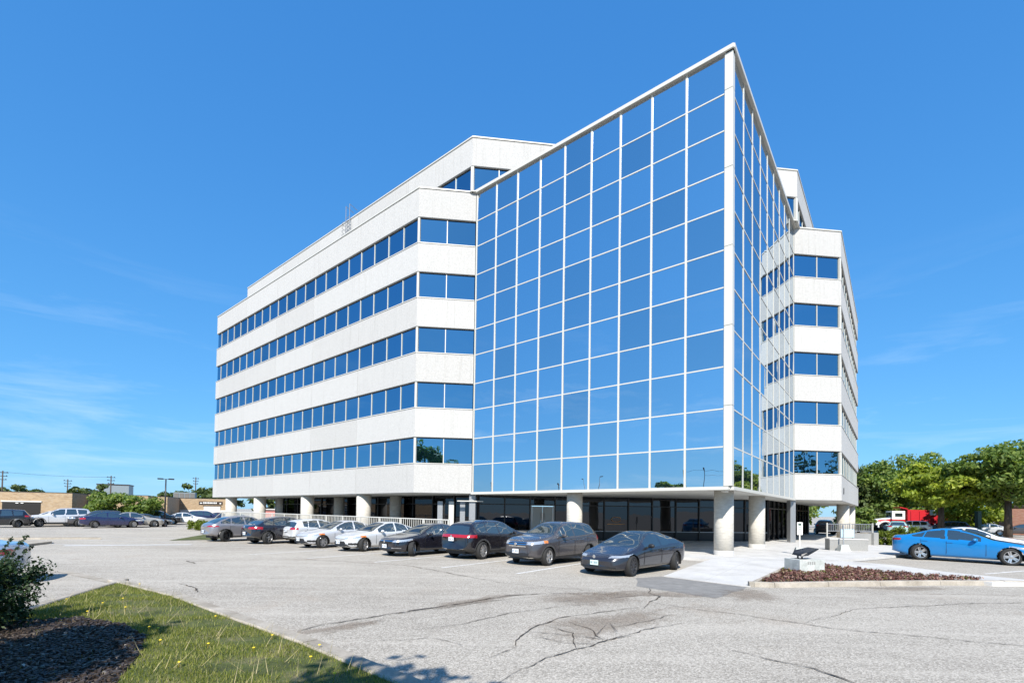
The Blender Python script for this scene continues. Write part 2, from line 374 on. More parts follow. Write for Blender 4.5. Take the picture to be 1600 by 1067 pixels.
# ------------------------------------------------------------------ ground, kerbs, paving
def sheet(name, pts, z, mat, kind='structure', parent=None):
    n = len(pts); area = sum(pts[i][0] * pts[(i + 1) % n][1] - pts[(i + 1) % n][0] * pts[i][1] for i in range(n))
    f = tuple(range(n)) if area > 0 else tuple(range(n))[::-1]
    o = link(name, mesh(name, [(p[0], p[1], z) for p in pts], [f]), mat, parent)
    if kind: o['kind'] = kind
    return o
gv = []; gf = []
lot = sheet('parking_lot', [(-2500, -2500), (2500, -2500), (2500, 3500), (-2500, 3500)], 0.0, 'asphalt')
tag(lot, 'pale worn asphalt parking lot around the office block')

def strip(path, width, z0, z1, name, mat, side=1, parent=None, seg=3.0, gap=0.012, lean=0.02, kind='structure'):
    """a kerb laid in lengths with open joints; one object per length"""
    out = []
    P = [Vector(p) for p in path]
    nrm = []
    for i in range(len(P)):
        d = (P[min(i + 1, len(P) - 1)] - P[max(i - 1, 0)]).normalized(); nrm.append(Vector((-d.y, d.x)) * side)
    for i in range(len(P) - 1):
        L = (P[i + 1] - P[i]).length; k = max(1, round(L / seg))
        for j in range(k):
            t0, t1 = j / k + gap / 2 / L, (j + 1) / k - gap / 2 / L
            p, q = P[i].lerp(P[i + 1], t0), P[i].lerp(P[i + 1], t1)
            np_, nq = nrm[i].lerp(nrm[i + 1], t0), nrm[i].lerp(nrm[i + 1], t1)
            v = []
            dz = rng.uniform(-0.006, 0.006)
            for pt, nn in ((p, np_), (q, nq)):
                for off, z in ((0, z0), (lean, z1 - 0.02), (lean + 0.02, z1), (width - 0.02, z1), (width, z1 - 0.02), (width, z0)):
                    w = pt + nn * off; v.append((w.x, w.y, z + (dz if z > z0 else 0)))
            f = [(0, 1, 2, 3, 4, 5), (6, 11, 10, 9, 8, 7)] + [(m, 6 + m, 6 + (m + 1) % 6, (m + 1) % 6) for m in range(6)]
            if side > 0: f = [t[::-1] for t in f]
            out.append(link(name, mesh(name, v, f), mat, parent))
    return out

KO = [(-10.67, 12.68), (-7.44, 10.58), (-4.59, 8.33), (-2.92, 7.03), (-1.26, 5.6), (0.5, 4.0), (1.5, 2.6), (1.9, 0.5), (1.9, -3.0)]
KL = [(-10.67, 12.68), (-10.05, 10.9), (-9.45, 9.24), (-9.1, 8.4), (-8.7, 5.5), (-8.6, -3.0)]
island = empty('grass_island', (-5, 6, 0)); tag(island, kind='structure')
def isl(l):
    for o in l: o.parent = island; o.matrix_parent_inverse = Matrix.Translation((5, -6, 0))
isl(strip(KO, 0.27, -0.02, 0.12, 'kerb_stone', 'kerb', side=-1))
isl(strip(KL, 0.20, -0.02, 0.12, 'kerb_stone', 'kerb', side=1))
turf_pts = [(-10.25, 12.25), (-7.52, 10.38), (-4.70, 8.13), (-3.03, 6.85), (-1.40, 5.42), (0.32, 3.86), (1.28, 2.5), (1.66, 0.5), (1.66, -3.0), (-8.38, -3.0), (-8.48, 5.5), (-8.88, 8.45), (-9.23, 9.3), (-9.84, 10.95)]
turf = sheet('turf', turf_pts, 0.085, 'turf_soil')
bed_pts = [(-8.45, 7.9), (-7.6, 8.25), (-6.5, 7.75), (-5.6, 7.0), (-5.0, 6.1), (-4.3, 5.2), (-3.9, 4.2), (-3.6, 2.0), (-3.8, -2.5), (-8.3, -2.5), (-8.35, 5.5)]
bed_pts = [(x + 0.09 * math.sin(7 * x + 3 * y), y + 0.09 * math.cos(5 * x - 4 * y)) for x, y in bed_pts]
mulch_bed = sheet('mulch_bed', bed_pts, 0.095, 'soil')

# gutter strip and traffic islands on the left
sheet('gutter', [(-10.7, 12.75), (-13.96, 14.75), (-16.3, 15.8), (-16.45, 15.55), (-14.0, 14.45), (-10.75, 12.5)], 0.008, 'kerb')
def traffic_island(pts, name):
    o = prism(name, pts, -0.02, 0.11, 'kerb'); o['kind'] = 'structure'
    return o
traffic_island([(-23.2, 20.2), (-25.3, 25.6), (-25.9, 26.2), (-27.2, 26.0), (-30.0, 22.0)], 'traffic_island')
traffic_island([(-26.0, 29.4), (-27.2, 30.2), (-42.0, 26.6), (-41.0, 25.0)], 'traffic_island')
sheet('faded_yellow_line', [(-23.6, 24.6), (-18.2, 26.4), (-18.0, 25.9), (-23.2, 24.0)], 0.006, 'paint_worn')
sheet('verge', [(-21.5, 29.0), (-24.2, 36.5), (-20.5, 36.0), (-19.6, 30.2)], 0.01, 'turf_soil')

# walkway and patio
walk = empty('walkway', (8, 18, 0)); tag(walk, kind='structure')
def wk(o): o.parent = walk; o.matrix_parent_inverse = Matrix.Translation((-8, -18, 0)); return o
def slab(pts, z, mat='walk', name='paving_slab'):
    return wk(prism(name, pts, -0.05, z, mat))
def lerp2(p, q, t): return (p[0] + (q[0] - p[0]) * t, p[1] + (q[1] - p[1]) * t)
ra, rb, rc, rd = (4.76, 15.5), (6.59, 13.41), (11.30, 19.40), (8.40, 20.55)
def quadgrid(p00, p10, p11, p01, nu, nv, zf, gap=0.012):
    for i in range(nu):
        for j in range(nv):
            c = []
            for (u, v) in ((i, j), (i + 1, j), (i + 1, j + 1), (i, j + 1)):
                uu = u / nu + (gap if u == i else -gap) / 6; vv = v / nv + (gap if v == j else -gap) / 8
                c.append(lerp2(lerp2(p00, p10, uu), lerp2(p01, p11, uu), vv))
            z = [zf((k) / nv) for k in (j, j, j + 1, j + 1)]
            v = [(c[k][0], c[k][1], -0.05) for k in range(4)] + [(c[k][0], c[k][1], z[k] + 0) for k in range(4)]
            f = [(3, 2, 1, 0), (4, 5, 6, 7), (0, 1, 5, 4), (1, 2, 6, 5), (2, 3, 7, 6), (3, 0, 4, 7)]
            wk(link('paving_slab', mesh('paving_slab', v, f), 'walk'))
quadgrid(ra, rb, rc, rd, 2, 3, lambda t: 0.012 + 0.108 * min(1, t * 1.2))
quadgrid(W(14.5, -0.85), rd, rc, W(16.6, 2.3), 6, 1, lambda t: 0.12)
quadgrid(W(16.6, 2.3), rc, (14.0, 20.7), W(16.6, 4.2), 7, 1, lambda t: 0.121)
quadgrid(W(16.6, 4.2), (14.0, 20.7), (18.6, 23.5), W(8, 14), 4, 2, lambda t: 0.122)
quadgrid(W(8, 14), (18.6, 23.5), (23.3, 26.2), W(3.5, 22), 3, 2, lambda t: 0.123)
quadgrid(W(3.5, 22), (23.3, 26.2), (27.5, 34.5), W(3.5, 40), 2, 4, lambda t: 0.124)
quadgrid((11.30, 19.40), (12.09, 18.5), (15.2, 19.0), (14.0, 20.66), 1, 1, lambda t: 0.119)
quadgrid((12.09, 18.5), (12.85, 16.77), (15.3, 17.0), (15.2, 19.0), 1, 1, lambda t: 0.118)
quadgrid((12.85, 16.77), (14.3, 14.25), (16.4, 14.4), (15.3, 17.0), 1, 1, lambda t: 0.117)
joint_base = sheet('joint_bed', [W(14.5, -0.8), rd, (5.2, 15.3), (6.7, 13.8), rc, (14.0, 20.6), (23.2, 26.2), (27.4, 34.4), W(3.5, 40), W(3.5, 18), W(16.4, 4)], 0.005, 'joint', kind=None); wk(joint_base)

planter = empty('planting_bed', (10, 16, 0)); tag(planter, kind='structure')
def pl(o): o.parent = planter; o.matrix_parent_inverse = Matrix.Translation((-10, -16, 0)); return o
BED = [(6.98, 13.62), (11.33, 19.25), (12.03, 18.4), (12.78, 16.7), (14.7, 14.72), (10.7, 14.15), (7.4, 13.6)]
pl(sheet('bed_soil', BED, 0.10, 'soil', kind=None))
for o in strip([(6.62, 13.52), (7.28, 13.38), (9.0, 13.68), (10.73, 13.98), (12.8, 14.3), (14.9, 14.45), (16.6, 14.2)], 0.20, -0.02, 0.14, 'kerb_stone', 'kerb', side=1, seg=2.0): pl(o)
for o in strip([(6.62, 13.52), (11.35, 19.42)], 0.13, -0.02, 0.15, 'kerb_stone', 'kerb', side=-1, seg=2.4): pl(o)

def blob(pts, n, jit, seed):
    """an irregular outline through the points"""
    r = random.Random(seed); out = []
    m = len(pts)
    for i in range(m):
        p, q = pts[i], pts[(i + 1) % m]
        for k in range(n):
            t = k / n; x, y = lerp2(p, q, t)
            out.append((x + r.uniform(-jit, jit), y + r.uniform(-jit, jit)))
    return out
sheet('asphalt_patch', blob([(3.75, 14.95), (4.70, 15.46), (6.5, 13.35), (4.84, 11.55), (3.35, 13.3)], 4, 0.04, 1), 0.004, 'patch')
def stain(pts, z, seed, n=5, jit=0.08):
    P = blob(pts, n, jit, seed); cx_ = sum(p[0] for p in P) / len(P); cy_ = sum(p[1] for p in P) / len(P); m_ = len(P)
    v = [(cx_, cy_, z)] + [(cx_ + (p[0] - cx_) * 0.5, cy_ + (p[1] - cy_) * 0.5, z) for p in P] + [(p[0], p[1], z) for p in P]
    f = []
    for i in range(m_):
        j = (i + 1) % m_; f += [(0, 1 + i, 1 + j), (1 + i, 1 + m_ + i, 1 + m_ + j, 1 + j)]
    me = mesh('dirt_stain', v, f); at = me.attributes.new('fade', 'FLOAT', 'POINT'); at.data.foreach_set('value', [1.0] + [0.62] * m_ + [0.0] * m_)
    o = link('dirt_stain', me, 'stain', lot); return o
def crack(path, w0, seed, mb):
    r = random.Random(seed); P = [Vector(p) for p in path]; pts = []
    for i in range(len(P) - 1):
        L = (P[i + 1] - P[i]).length; k = max(2, int(L / 0.11))
        for j in range(k): pts.append(P[i].lerp(P[i + 1], j / k))
    pts.append(P[-1]); off = 0.0; q = []
    for i, p in enumerate(pts):
        d = (pts[min(i + 1, len(pts) - 1)] - pts[max(i - 1, 0)]).normalized(); n = Vector((-d.y, d.x))
        off = off * 0.86 + r.uniform(-0.032, 0.032); q.append((p + n * off, n))
    v = []; f = []
    for i, (p, n) in enumerate(q):
        t = i / (len(q) - 1); w = w0 * 0.85 * (0.25 + r.random()) * (0.35 + 1.0 * math.sin(math.pi * min(1, max(0, t * 0.94 + 0.03)))) * 0.5
        v += [(p.x + n.x * w, p.y + n.y * w, 0.0155), (p.x - n.x * w, p.y - n.y * w, 0.0155)]
        if i: f.append((2 * i - 2, 2 * i - 1, 2 * i + 1, 2 * i))
    mb.add(v, f)
stain([(5.4, 12.9), (5.0, 11.9), (5.1, 11.0), (6.3, 11.0), (6.8, 12.2), (6.7, 13.25), (6.1, 13.2)], 0.010, 2)
stain([(9.0, 13.6), (10.7, 13.88), (12.9, 14.15), (12.5, 13.3), (10.9, 13.0), (9.6, 13.2)], 0.010, 3)
stain([(-3.95, 7.6), (-3.3, 8.3), (-2.3, 9.1), (-2.3, 8.7), (-3.1, 7.6)], 0.010, 4)
stain([(1.2, 12.1), (3.3, 12.7), (5.3, 12.2), (5.0, 11.5), (3.3, 11.7), (1.5, 11.1)], 0.011, 9, 6, 0.14)
stain([(0.2, 11.6), (1.5, 12.3), (3.0, 12.4), (3.2, 10.9), (1.6, 10.2), (0.3, 10.6)], 0.012, 10, 6, 0.16)
stain([(-0.1, 8.4), (0.9, 9.3), (2.2, 9.9), (3.4, 10.4), (3.2, 9.1), (1.8, 7.9), (0.6, 7.1)], 0.013, 11, 6, 0.16)
stain([(-2.0, 10.2), (-0.6, 11.7), (0.3, 11.8), (-0.6, 10.6), (-1.6, 9.6)], 0.011, 13, 6, 0.12)
ck = MB()
crack([(-3.75, 7.64), (-3.46, 8.3), (-2.59, 9.18), (-1.51, 10.26), (-0.29, 11.45), (1.15, 11.93), (2.4, 12.1)], 0.045, 1, ck)
crack([(-2.59, 9.1), (-1.2, 10.3), (-0.3, 11.0), (0.9, 11.6)], 0.02, 21, ck)
crack([(3.0, 10.9), (3.63, 10.27), (4.85, 9.41), (5.96, 8.46), (7.52, 7.72), (9.5, 7.1)], 0.026, 2, ck)
crack([(-1.82, 8.04), (-1.02, 8.54), (-0.11, 9.51), (0.7, 10.07), (1.72, 10.49)], 0.018, 3, ck)
crack([(-0.4, 6.6), (-0.08, 7.17), (0.13, 8.14), (0.89, 9.17), (1.58, 9.62), (2.64, 10.2)], 0.03, 4, ck)
crack([(-0.22, 5.6), (0.46, 6.57), (0.88, 7.05), (2.14, 8.25), (3.1, 8.78)], 0.026, 5, ck)
crack([(3.2, 7.1), (3.55, 6.71), (3.94, 6.32), (4.09, 5.8), (4.0, 5.0)], 0.03, 6, ck)
crack([(0.13, 8.1), (0.9, 7.9), (1.5, 7.7), (1.9, 7.95)], 0.022, 7, ck)
crack([(0.3, 7.75), (0.75, 7.4), (1.3, 7.35)], 0.022, 8, ck)
crack([(0.5, 8.55), (0.95, 8.0), (0.9, 7.05)], 0.022, 9, ck)
crack([(0.9, 8.9), (1.3, 8.2), (1.35, 7.4)], 0.02, 10, ck)
crack([(1.35, 8.2), (2.0, 8.6), (3.2, 9.6)], 0.016, 11, ck)
crack([(-2.3, 7.3), (-1.4, 7.6), (-0.8, 7.2)], 0.014, 12, ck)
crack([(3.6, 12.9), (3.4, 12.2), (3.55, 11.6), (3.1, 10.9), (2.64, 10.2)], 0.03, 13, ck)
crack([(-9.0, 12.6), (-8.2, 12.0), (-7.7, 11.4)], 0.04, 14, ck)
crack([(-12.8, 16.6), (-11.7, 17.2), (-12.6, 18.0), (-11.2, 17.9)], 0.05, 15, ck)
crack([(-14, 18.2), (-9, 19.3), (-4, 17.5), (-0.5, 13.6), (2.4, 12.1)], 0.03, 16, ck)
crack([(5.5, 9.0), (7.5, 10.4), (11, 11.3), (16, 11.8)], 0.02, 17, ck)
crack([(8, 12.3), (12, 12.6), (18, 12.2)], 0.018, 18, ck)
o = ck.build('crack_lines', 'crack', lot); o['kind'] = 'stuff'

# parking bay lines
def line(p, q, w=0.10, z=0.005, mat='paint_white', name='bay_line', parent=None):
    d = (Vector(q) - Vector(p)).normalized(); n = Vector((-d.y, d.x)) * w / 2
    return sheet(name, [(p[0] + n.x, p[1] + n.y), (p[0] - n.x, p[1] - n.y), (q[0] - n.x, q[1] - n.y), (q[0] + n.x, q[1] + n.y)], z, mat, kind=None, parent=lot)
dirb = Vector((0.60, 0.80))
for (x, y) in ((-0.05, 15.64), (-2.75, 17.0), (-5.64, 18.53), (-8.77, 19.63), (-11.9, 20.9), (2.9, 13.6)):
    if x > 2: continue
    line((x, y), (x + dirb.x * 5.3, y + dirb.y * 5.3))
line((17.2, 17.4), (24.5, 20.6)); line((18.4, 14.2), (26, 17.4))
sheet('painted_square', [(15.95, 15.1), (17.3, 15.0), (17.4, 14.35), (16.2, 14.35)], 0.006, 'paint_blue', kind=None, parent=lot)
for k in range(5):
    line((-28 - k * 0.6, 20 + k * 3.0), (-23 + k * 0.9, 18.4 + k * 3.1), 0.12, 0.0052 , 'paint_worn')

# ------------------------------------------------------------------ office building
bld = empty('office_building', (G0.x, G0.y, 0), B_RZ, 'six storey white office block with blue mirror glass prism corner', 'building')
La, Fa, Wa, Lb, Fb, Wb = 15.94, 3.71, 34.24, 16.89, 3.73, 20.83
S2 = 2 ** -0.5
ZS, FL, FH = 3.2, 3.6, 1.892
ZT = ZS + 5 * FL + FH
def loc(a, b): return Vector((b, a))                       # building frame: x = b, y = a
G = loc(0, 0); P3 = loc(La, 0); P2 = loc(La + S2 * Fa, -S2 * Fa); P1 = loc(La + S2 * Fa + Wa, -S2 * Fa)
P5 = loc(0, Lb); P6 = loc(-S2 * Fb, Lb + S2 * Fb); P7 = loc(-S2 * Fb, Lb + S2 * Fb + Wb)
PITCHW = 1.66
prng = random.Random(11)
def seg_frame(p, q, outward):
    u = (q - p).normalized(); n = Vector((-u.y, u.x))
    if n.dot(outward) < 0: n = -n
    return u, n, math.atan2(u.y, u.x)
def panel(p, u, n, s0, s1, z0, z1, m0, m1, name='fascia_panel', t=0.30, mat='panel', inset=0.0):
    """precast panel with mitred ends and a small chamfer at top and bottom"""
    c = 0.025
    def ft(off): 
        a = p + u * (s0 + m0 * off) - n * off; b = p + u * (s1 - m1 * off) - n * off; return a, b
    o0, o1 = ft(inset); c0, c1 = ft(inset + c); i0, i1 = ft(inset + t)
    v = []
    for (a, b), z in (((c0, c1), z0), ((o0, o1), z0 + c), ((o0, o1), z1 - c), ((c0, c1), z1), ((i0, i1), z1), ((i0, i1), z0)):
        v += [(a.x, a.y, z), (b.x, b.y, z)]
    f = [(2 * k, 2 * k + 1, (2 * k + 3) % 12, (2 * k + 2) % 12) for k in range(6)] + [(0, 2, 4, 6, 8, 10), (11, 9, 7, 5, 3, 1)]
    me = mesh(name, v, f); bm = bmesh.new(); bm.from_mesh(me); bmesh.ops.recalc_face_normals(bm, faces=bm.faces[:]); bm.to_mesh(me); bm.free()
    return link(name, me, mat, bld)
def wbox(name, p, u, n, s, off, z, l, t, h, mat, ang, bev=0.0):
    """box on a facade: s along, off = distance of its centre in front of the facade line"""
    c = p + u * s + n * off
    return box(name, l, t, h, (c.x, c.y, z), mat, bld, ang, bev)
def pane(name, p, u, n, s0, s1, z0, z1, off, ang, mat):
    c = p + u * (s0 + s1) / 2 + n * off
    o = box(name, s1 - s0, 0.024, z1 - z0, (c.x, c.y, (z0 + z1) / 2), mat, bld, ang)
    o.rotation_euler = (R(prng.gauss(0, 0.22)), 0, ang + R(prng.gauss(0, 0.18)))
    return o
def band_facade(p, q, outward, pitch, panel_every, m0, m1, zbase, floors, top, skip_base=False):
    u, n, ang = seg_frame(p, q, outward); L = (q - p).length
    bounds = [0.0]
    k = 1
    while k * pitch < L - 0.3: bounds.append(k * pitch); k += 1
    bounds.append(L)
    pj = bounds[::panel_every] + ([L] if bounds[::panel_every][-1] < L - 0.01 else [])
    for fl in range(floors + 1):
        z0 = zbase + fl * FL; z1 = z0 + FH
        for a, b in (zip(pj[:-1], pj[1:]) if not (skip_base and fl == 0) else ()):
            g = 0.009
            panel(p, u, n, a + (g if a > 0 else 0), b - (g if b < L else 0), z0, z1, m0 if a == 0 else 0, m1 if b == L else 0)
        if not (skip_base and fl == 0): wbox('joint_backing', p, u, n, L / 2, -0.16, (z0 + z1) / 2, L - 0.3, 0.18, FH - 0.2, 'joint', ang)
        if fl == floors: break
        w0, w1 = z1, z0 + FL
        for a, b in zip(bounds[:-1], bounds[1:]):
            pane('window_pane', p, u, n, a + 0.02, b - 0.02, w0 + 0.05, w1 - 0.01, -0.15, ang, 'band_glass')
        for s in bounds[1:-1]:
            wbox('mullion', p, u, n, s, -0.118, (w0 + w1) / 2 - 0.02, 0.055, 0.05, w1 - w0 - 0.10, 'white_metal', ang)
        wbox('window_sill', p, u, n, L / 2, -0.07, w0 + 0.024, L - 0.02, 0.20, 0.05, 'white_metal', ang)
        wbox('head_shade_bar', p, u, n, L / 2, -0.15, w1 - 0.035, L - 0.06, 0.05, 0.06, 'dark_metal', ang)  # dark bar stands in for the shadow line under the fascia
    # coping
    wbox('coping', p, u, n, L / 2, -0.13, zbase + floors * FL + FH + 0.05, L + 0.02, 0.36, 0.10, 'white_metal', ang, 0.012)
    return bounds, u, n, ang
MIT = math.tan(R(22.5))
out_l, out_r, out_f = Vector((-1, 0)), Vector((0, -1)), Vector((-1, -1)).normalized()
band_facade(P2, P1, out_l, PITCHW, 4, MIT, 0, ZS, 5, True)
band_facade(P2, P3, out_f, Fa / 2, 2, MIT, 0, ZS, 5, True)
band_facade(P6, P7, out_r, PITCHW, 4, MIT, 0, ZS, 5, True)
band_facade(P6, P5, out_f, Fb / 2, 2, MIT, 0, ZS, 5, True)
def corner_post(pt, outward, zbase, floors, w=0.15):
    for fl in range(floors):
        z0 = zbase + fl * FL + FH; c = pt - outward * 0.10
        box('corner_post', w, w, FL - FH - 0.06, (c.x, c.y, z0 + (FL - FH) / 2), 'white_metal', bld, R(45) if False else math.atan2(outward.y, outward.x), 0.01)
corner_post(P2, (out_l + out_f).normalized(), ZS, 5); corner_post(P6, (out_r + out_f).normalized(), ZS, 5)
# penthouse storey, set back
Q2 = loc(16.03, -0.32); Q1 = loc(51.05, -0.32); Q6 = loc(-0.30, 16.05); Q7 = loc(-0.30, 38.0)
band_facade(Q2, Q1, out_l, PITCHW, 4, MIT, 0, ZT - FH, 1, True, True)
band_facade(Q2, Q6, out_f, 1.78, 4, MIT, MIT, ZT - FH, 1, True, True)
band_facade(Q6, Q7, out_r, PITCHW, 4, MIT, 0, ZT - FH, 1, True, True)
corner_post(Q2, (out_l + out_f).normalized(), ZT - FH, 1, 0.2); corner_post(Q6, (out_r + out_f).normalized(), ZT - FH, 1, 0.2)
# plain far sides and roofs
foot = [P1, P2, P3, G, P5, P6, P7, loc(La + S2 * Fa + Wa, Lb + S2 * Fb + Wb)]
def shrink(pts, d):
    c = sum(pts, Vector((0, 0))) / len(pts); return [p + (c - p).normalized() * d for p in pts]
prism('soffit', [(p.x, p.y) for p in shrink(foot, 0.10)], ZS - 0.004, ZS + 0.10, 'soffit', bld)
prism('roof', [(p.x, p.y) for p in shrink(foot, 0.45)], ZT - 0.75, ZT - 0.55, 'roof', bld)
pf = [Q1, Q2, Q6, Q7, loc(51.05, 38.0)]
prism('penthouse_roof', [(p.x, p.y) for p in shrink(pf, 0.45)], ZT + FL - 0.6, ZT + FL - 0.4, 'roof', bld)
bk = loc(La + S2 * Fa + Wa, Lb + S2 * Fb + Wb)
for (p, q, o_) in ((P1, bk, Vector((0, 1))), (bk, P7, Vector((1, 0)))):
    u, n, ang = seg_frame(p, q, o_)
    for fl in range(6):
        z0 = ZS + fl * FL; panel(p, u, n, 0.32, (q - p).length, z0, z0 + FH, 0, 0)
        if fl < 5: wbox('window_pane', p, u, n, (q - p).length / 2, -0.15, z0 + FH + (FL - FH) / 2, (q - p).length - 0.4, 0.03, FL - FH - 0.01, 'band_glass', ang)
for (p, q, o_) in ((Q1, loc(51.05, 38.0), Vector((0, 1))), (loc(51.05, 38.0), Q7, Vector((1, 0)))):
    u, n, ang = seg_frame(p, q, o_); panel(p, u, n, 0.32, (q - p).length, ZT - FH, ZT + FL, 0, 0)

# glass prism
rows = []
for fl in range(6):
    rows.append(ZS + fl * FL); rows.append(ZS + fl * FL + FH)
def glass_face(p, q, outward, npane):
    u, n, ang = seg_frame(p, q, outward); L = (q - p).length; c0 = 0.34; w = (L - c0 - 0.06) / npane
    xs = [c0 + i * w for i in range(npane + 1)]
    for i in range(npane):
        for j in range(11):
            pane('glass_pane', p, u, n, xs[i] + 0.01, xs[i + 1] - 0.01, rows[j] + 0.01, rows[j + 1] - 0.01, -0.05, ang, 'mirror_glass')
    for i in range(1, npane + 1):
        wbox('vertical_mullion', p, u, n, xs[i] - (0.0 if i < npane else 0.02), -0.052, (ZS + ZT) / 2, 0.095, 0.08, ZT - ZS - 0.12, 'white_metal', ang)
    for j in range(1, 11):
        wbox('transom', p, u, n, (c0 + L) / 2, -0.055, rows[j], L - c0 - 0.02, 0.075, 0.058, 'white_metal', ang)
    wbox('base_rail', p, u, n, L / 2 + 0.05, -0.01, ZS + 0.035, L - 0.12, 0.19, 0.15, 'white_metal', ang)
    wbox('coping', p, u, n, L / 2 - 0.04, -0.08, ZT + 0.05, L + 0.06, 0.40, 0.21, 'white_metal', ang, 0.015)
    for k in range(6):
        z0 = ZS + 0.13 + k * FL; z1 = min(z0 + FL - 0.014, ZT - 0.08)
        if z1 - z0 > 0.3: 
            cc = p + u * 0.175 + n * -0.02; 
            if outward.x < -0.5:
                box('corner_cover', 0.345, 0.36, z1 - z0, (0.155, 0.155, (z0 + z1) / 2), 'white_metal', bld, 0, 0.01)
    return xs
glass_face(G, P3, out_l, 9)
glass_face(G, P5, out_r, 9)

# ground floor: storefront on the diagonal, and along both wings
def store(p, q, outward, bays, z0, zt, doors=(), sill=0.62, solid=(), base_h=0.30):
    u, n, ang = seg_frame(p, q, outward); L = (q - p).length; w = L / bays
    for i in range(bays):
        s0, s1 = i * w, (i + 1) * w
        if i in doors:
            pane('storefront_pane', p, u, n, s0 + 0.05, s1 - 0.05, 2.62, zt, -0.05, ang, 'store_glass')
            hw = (w - 0.3) / 2
            for k in range(2):
                sc = s0 + 0.15 + hw * (k + 0.5)
                c = p + u * sc + n * -0.03
                d = box('door', hw - 0.02, 0.05, 2.42 - z0, (c.x, c.y, (z0 + 2.5) / 2 + 0.0), 'door_panel', bld, ang, 0.008)
                hx = (hw / 2 - 0.12) * (1 if k == 0 else -1)
                sgn = 1 if Vector((-math.sin(ang), math.cos(ang))).dot(n) > 0 else -1
                link('pull_handle', lathe_mesh([(0.022, -0.65), (0.022, 0.65)], 10), 'chrome', d, (hx, sgn * 0.08, 0.05))
            wbox('door_frame', p, u, n, (s0 + s1) / 2, -0.02, 2.56, w - 0.1, 0.10, 0.09, 'grey_metal', ang)
            for s in (s0 + 0.09, s1 - 0.09): wbox('door_frame', p, u, n, s, -0.02, (z0 + 2.5) / 2, 0.10, 0.10, 2.5 - z0, 'grey_metal', ang)
        else:
            pane('storefront_pane', p, u, n, s0 + 0.04, s1 - 0.04, z0 + sill, 2.55, -0.05, ang, 'store_glass')
            pane('storefront_pane', p, u, n, s0 + 0.04, s1 - 0.04, 2.60, zt, -0.05, ang, 'store_glass')
            pane('base_panel', p, u, n, s0 + 0.02, s1 - 0.02, z0, z0 + sill - 0.05, -0.05, ang, 'dark_metal')
    for i in range(bays + 1):
        wbox('storefront_mullion', p, u, n, i * w, -0.01, (z0 + zt) / 2, 0.09, 0.14, zt - z0, 'dark_metal', ang)
    wbox('storefront_transom', p, u, n, L / 2, -0.015, 2.575, L, 0.10, 0.06, 'dark_metal', ang)
    if sill > 0.1: wbox('storefront_sill', p, u, n, L / 2, -0.01, z0 + sill - 0.025, L, 0.12, 0.05, 'grey_metal', ang)
    return u, n, ang, w
S0, S1 = loc(16.9, 1.75), loc(1.75, 16.9)
dg = store(S0, S1, out_f, 12, 0.13, ZS, doors=(2,), sill=0.66)
store(loc(47.0, 1.7), loc(17.0, 1.7), out_l, 13, 0.55, ZS, sill=0.12)
store(loc(1.7, 17.0), loc(1.7, 37.5), out_r, 11, 0.13, ZS, sill=0.10)
box('end_wall', 12.0, 0.25, ZS - 0.3, (1.6 + 6.0, 47.15, (ZS + 0.3) / 2), 'ramp_wall', bld)
box('end_wall', 0.25, 12.0, ZS - 0.02, (37.65, 1.6 + 6.0, ZS / 2), 'ramp_wall', bld)
# oval window emblem on the diagonal storefront
u, n, ang, w = dg
c = S0 + u * (w * 5.5) + n * 0.02
ring = MB(); ring.tube([(0.36 * math.cos(t), 0, 0.17 * math.sin(t)) for t in [R(k * 15 + 20) for k in range(22)]], 0.022, 6)
ring.build('window_emblem', 'orange_print', bld, loc=(c.x, c.y, 1.62), rz=ang)
wbox('window_lettering', S0, u, n, w * 5.5, -0.03, 1.28, 1.3, 0.02, 0.05, 'orange_print', ang)
# pillars
def round_col(a, b, r, z0, z1, name='round_column'):
    o = link(name, lathe_mesh([(r, z0), (r, z0 + (z1 - z0) * 0.5), (r, z1)], 40), 'column', bld, (b, a, 0)); return o
round_col(0.78, 1.75, 0.44, 0.05, ZS + 0.02)
round_col(0.78, 8.75, 0.44, 0.05, ZS + 0.02)
round_col(8.57, 0.80, 0.44, 0.05, ZS + 0.02)
for a in (49.48, 42.6, 33.39, 25.1): round_col(a, -1.95, 0.52, 0.0, ZS + 0.02)
for a in (33.5, 25.3): round_col(a, 1.05, 0.45, 0.0, ZS + 0.02)
round_col(46.3, 1.9, 0.55, 0.0, ZS + 0.02)
round_col(-1.9, 31.2, 0.50, 0.05, ZS + 0.02); round_col(-1.9, 39.6, 0.50, 0.05, ZS + 0.02)
def ring_base(a, b, r): link('column_base', lathe_mesh([(r + 0.012, 0.10), (r + 0.012, 0.33), (r, 0.35)], 40, caps=False), 'walk', bld, (b, a, 0))
for a, b in ((0.78, 1.75), (0.78, 8.75), (8.57, 0.80)): ring_base(a, b, 0.44)
box('metal_pillar', 0.42, 0.42, ZS - 0.1, (0.35, La + 0.25, ZS / 2), 'grey_metal', bld, R(45), 0.02)
box('metal_pillar', 0.42, 0.42, ZS - 0.1, (Lb + 0.35, 0.25, ZS / 2), 'grey_metal', bld, R(45), 0.02)
for k in range(3):
    box('metal_fin', 0.10, 0.34, 2.4, (0.2 - 0.5 * k, La + 1.0 + 0.55 * k, 1.5), 'grey_metal' if k != 1 else 'white_metal', bld, R(45), 0.01)
box('entrance_lamp', 1.7, 0.25, 0.07, (0.10, La + 0.20, 2.72), 'white_metal', bld, R(-45), 0.01)
box('wall_number', 0.03, 0.34, 0.46, (P6.x + 1.7, P6.y - 0.02, ZS + 0.78), 'dark_metal', bld, R(90))
box('soffit_lamp', 0.50, 0.22, 0.12, (0.55, 0.42, ZS - 0.06), 'white_metal', bld, 0, 0.02)
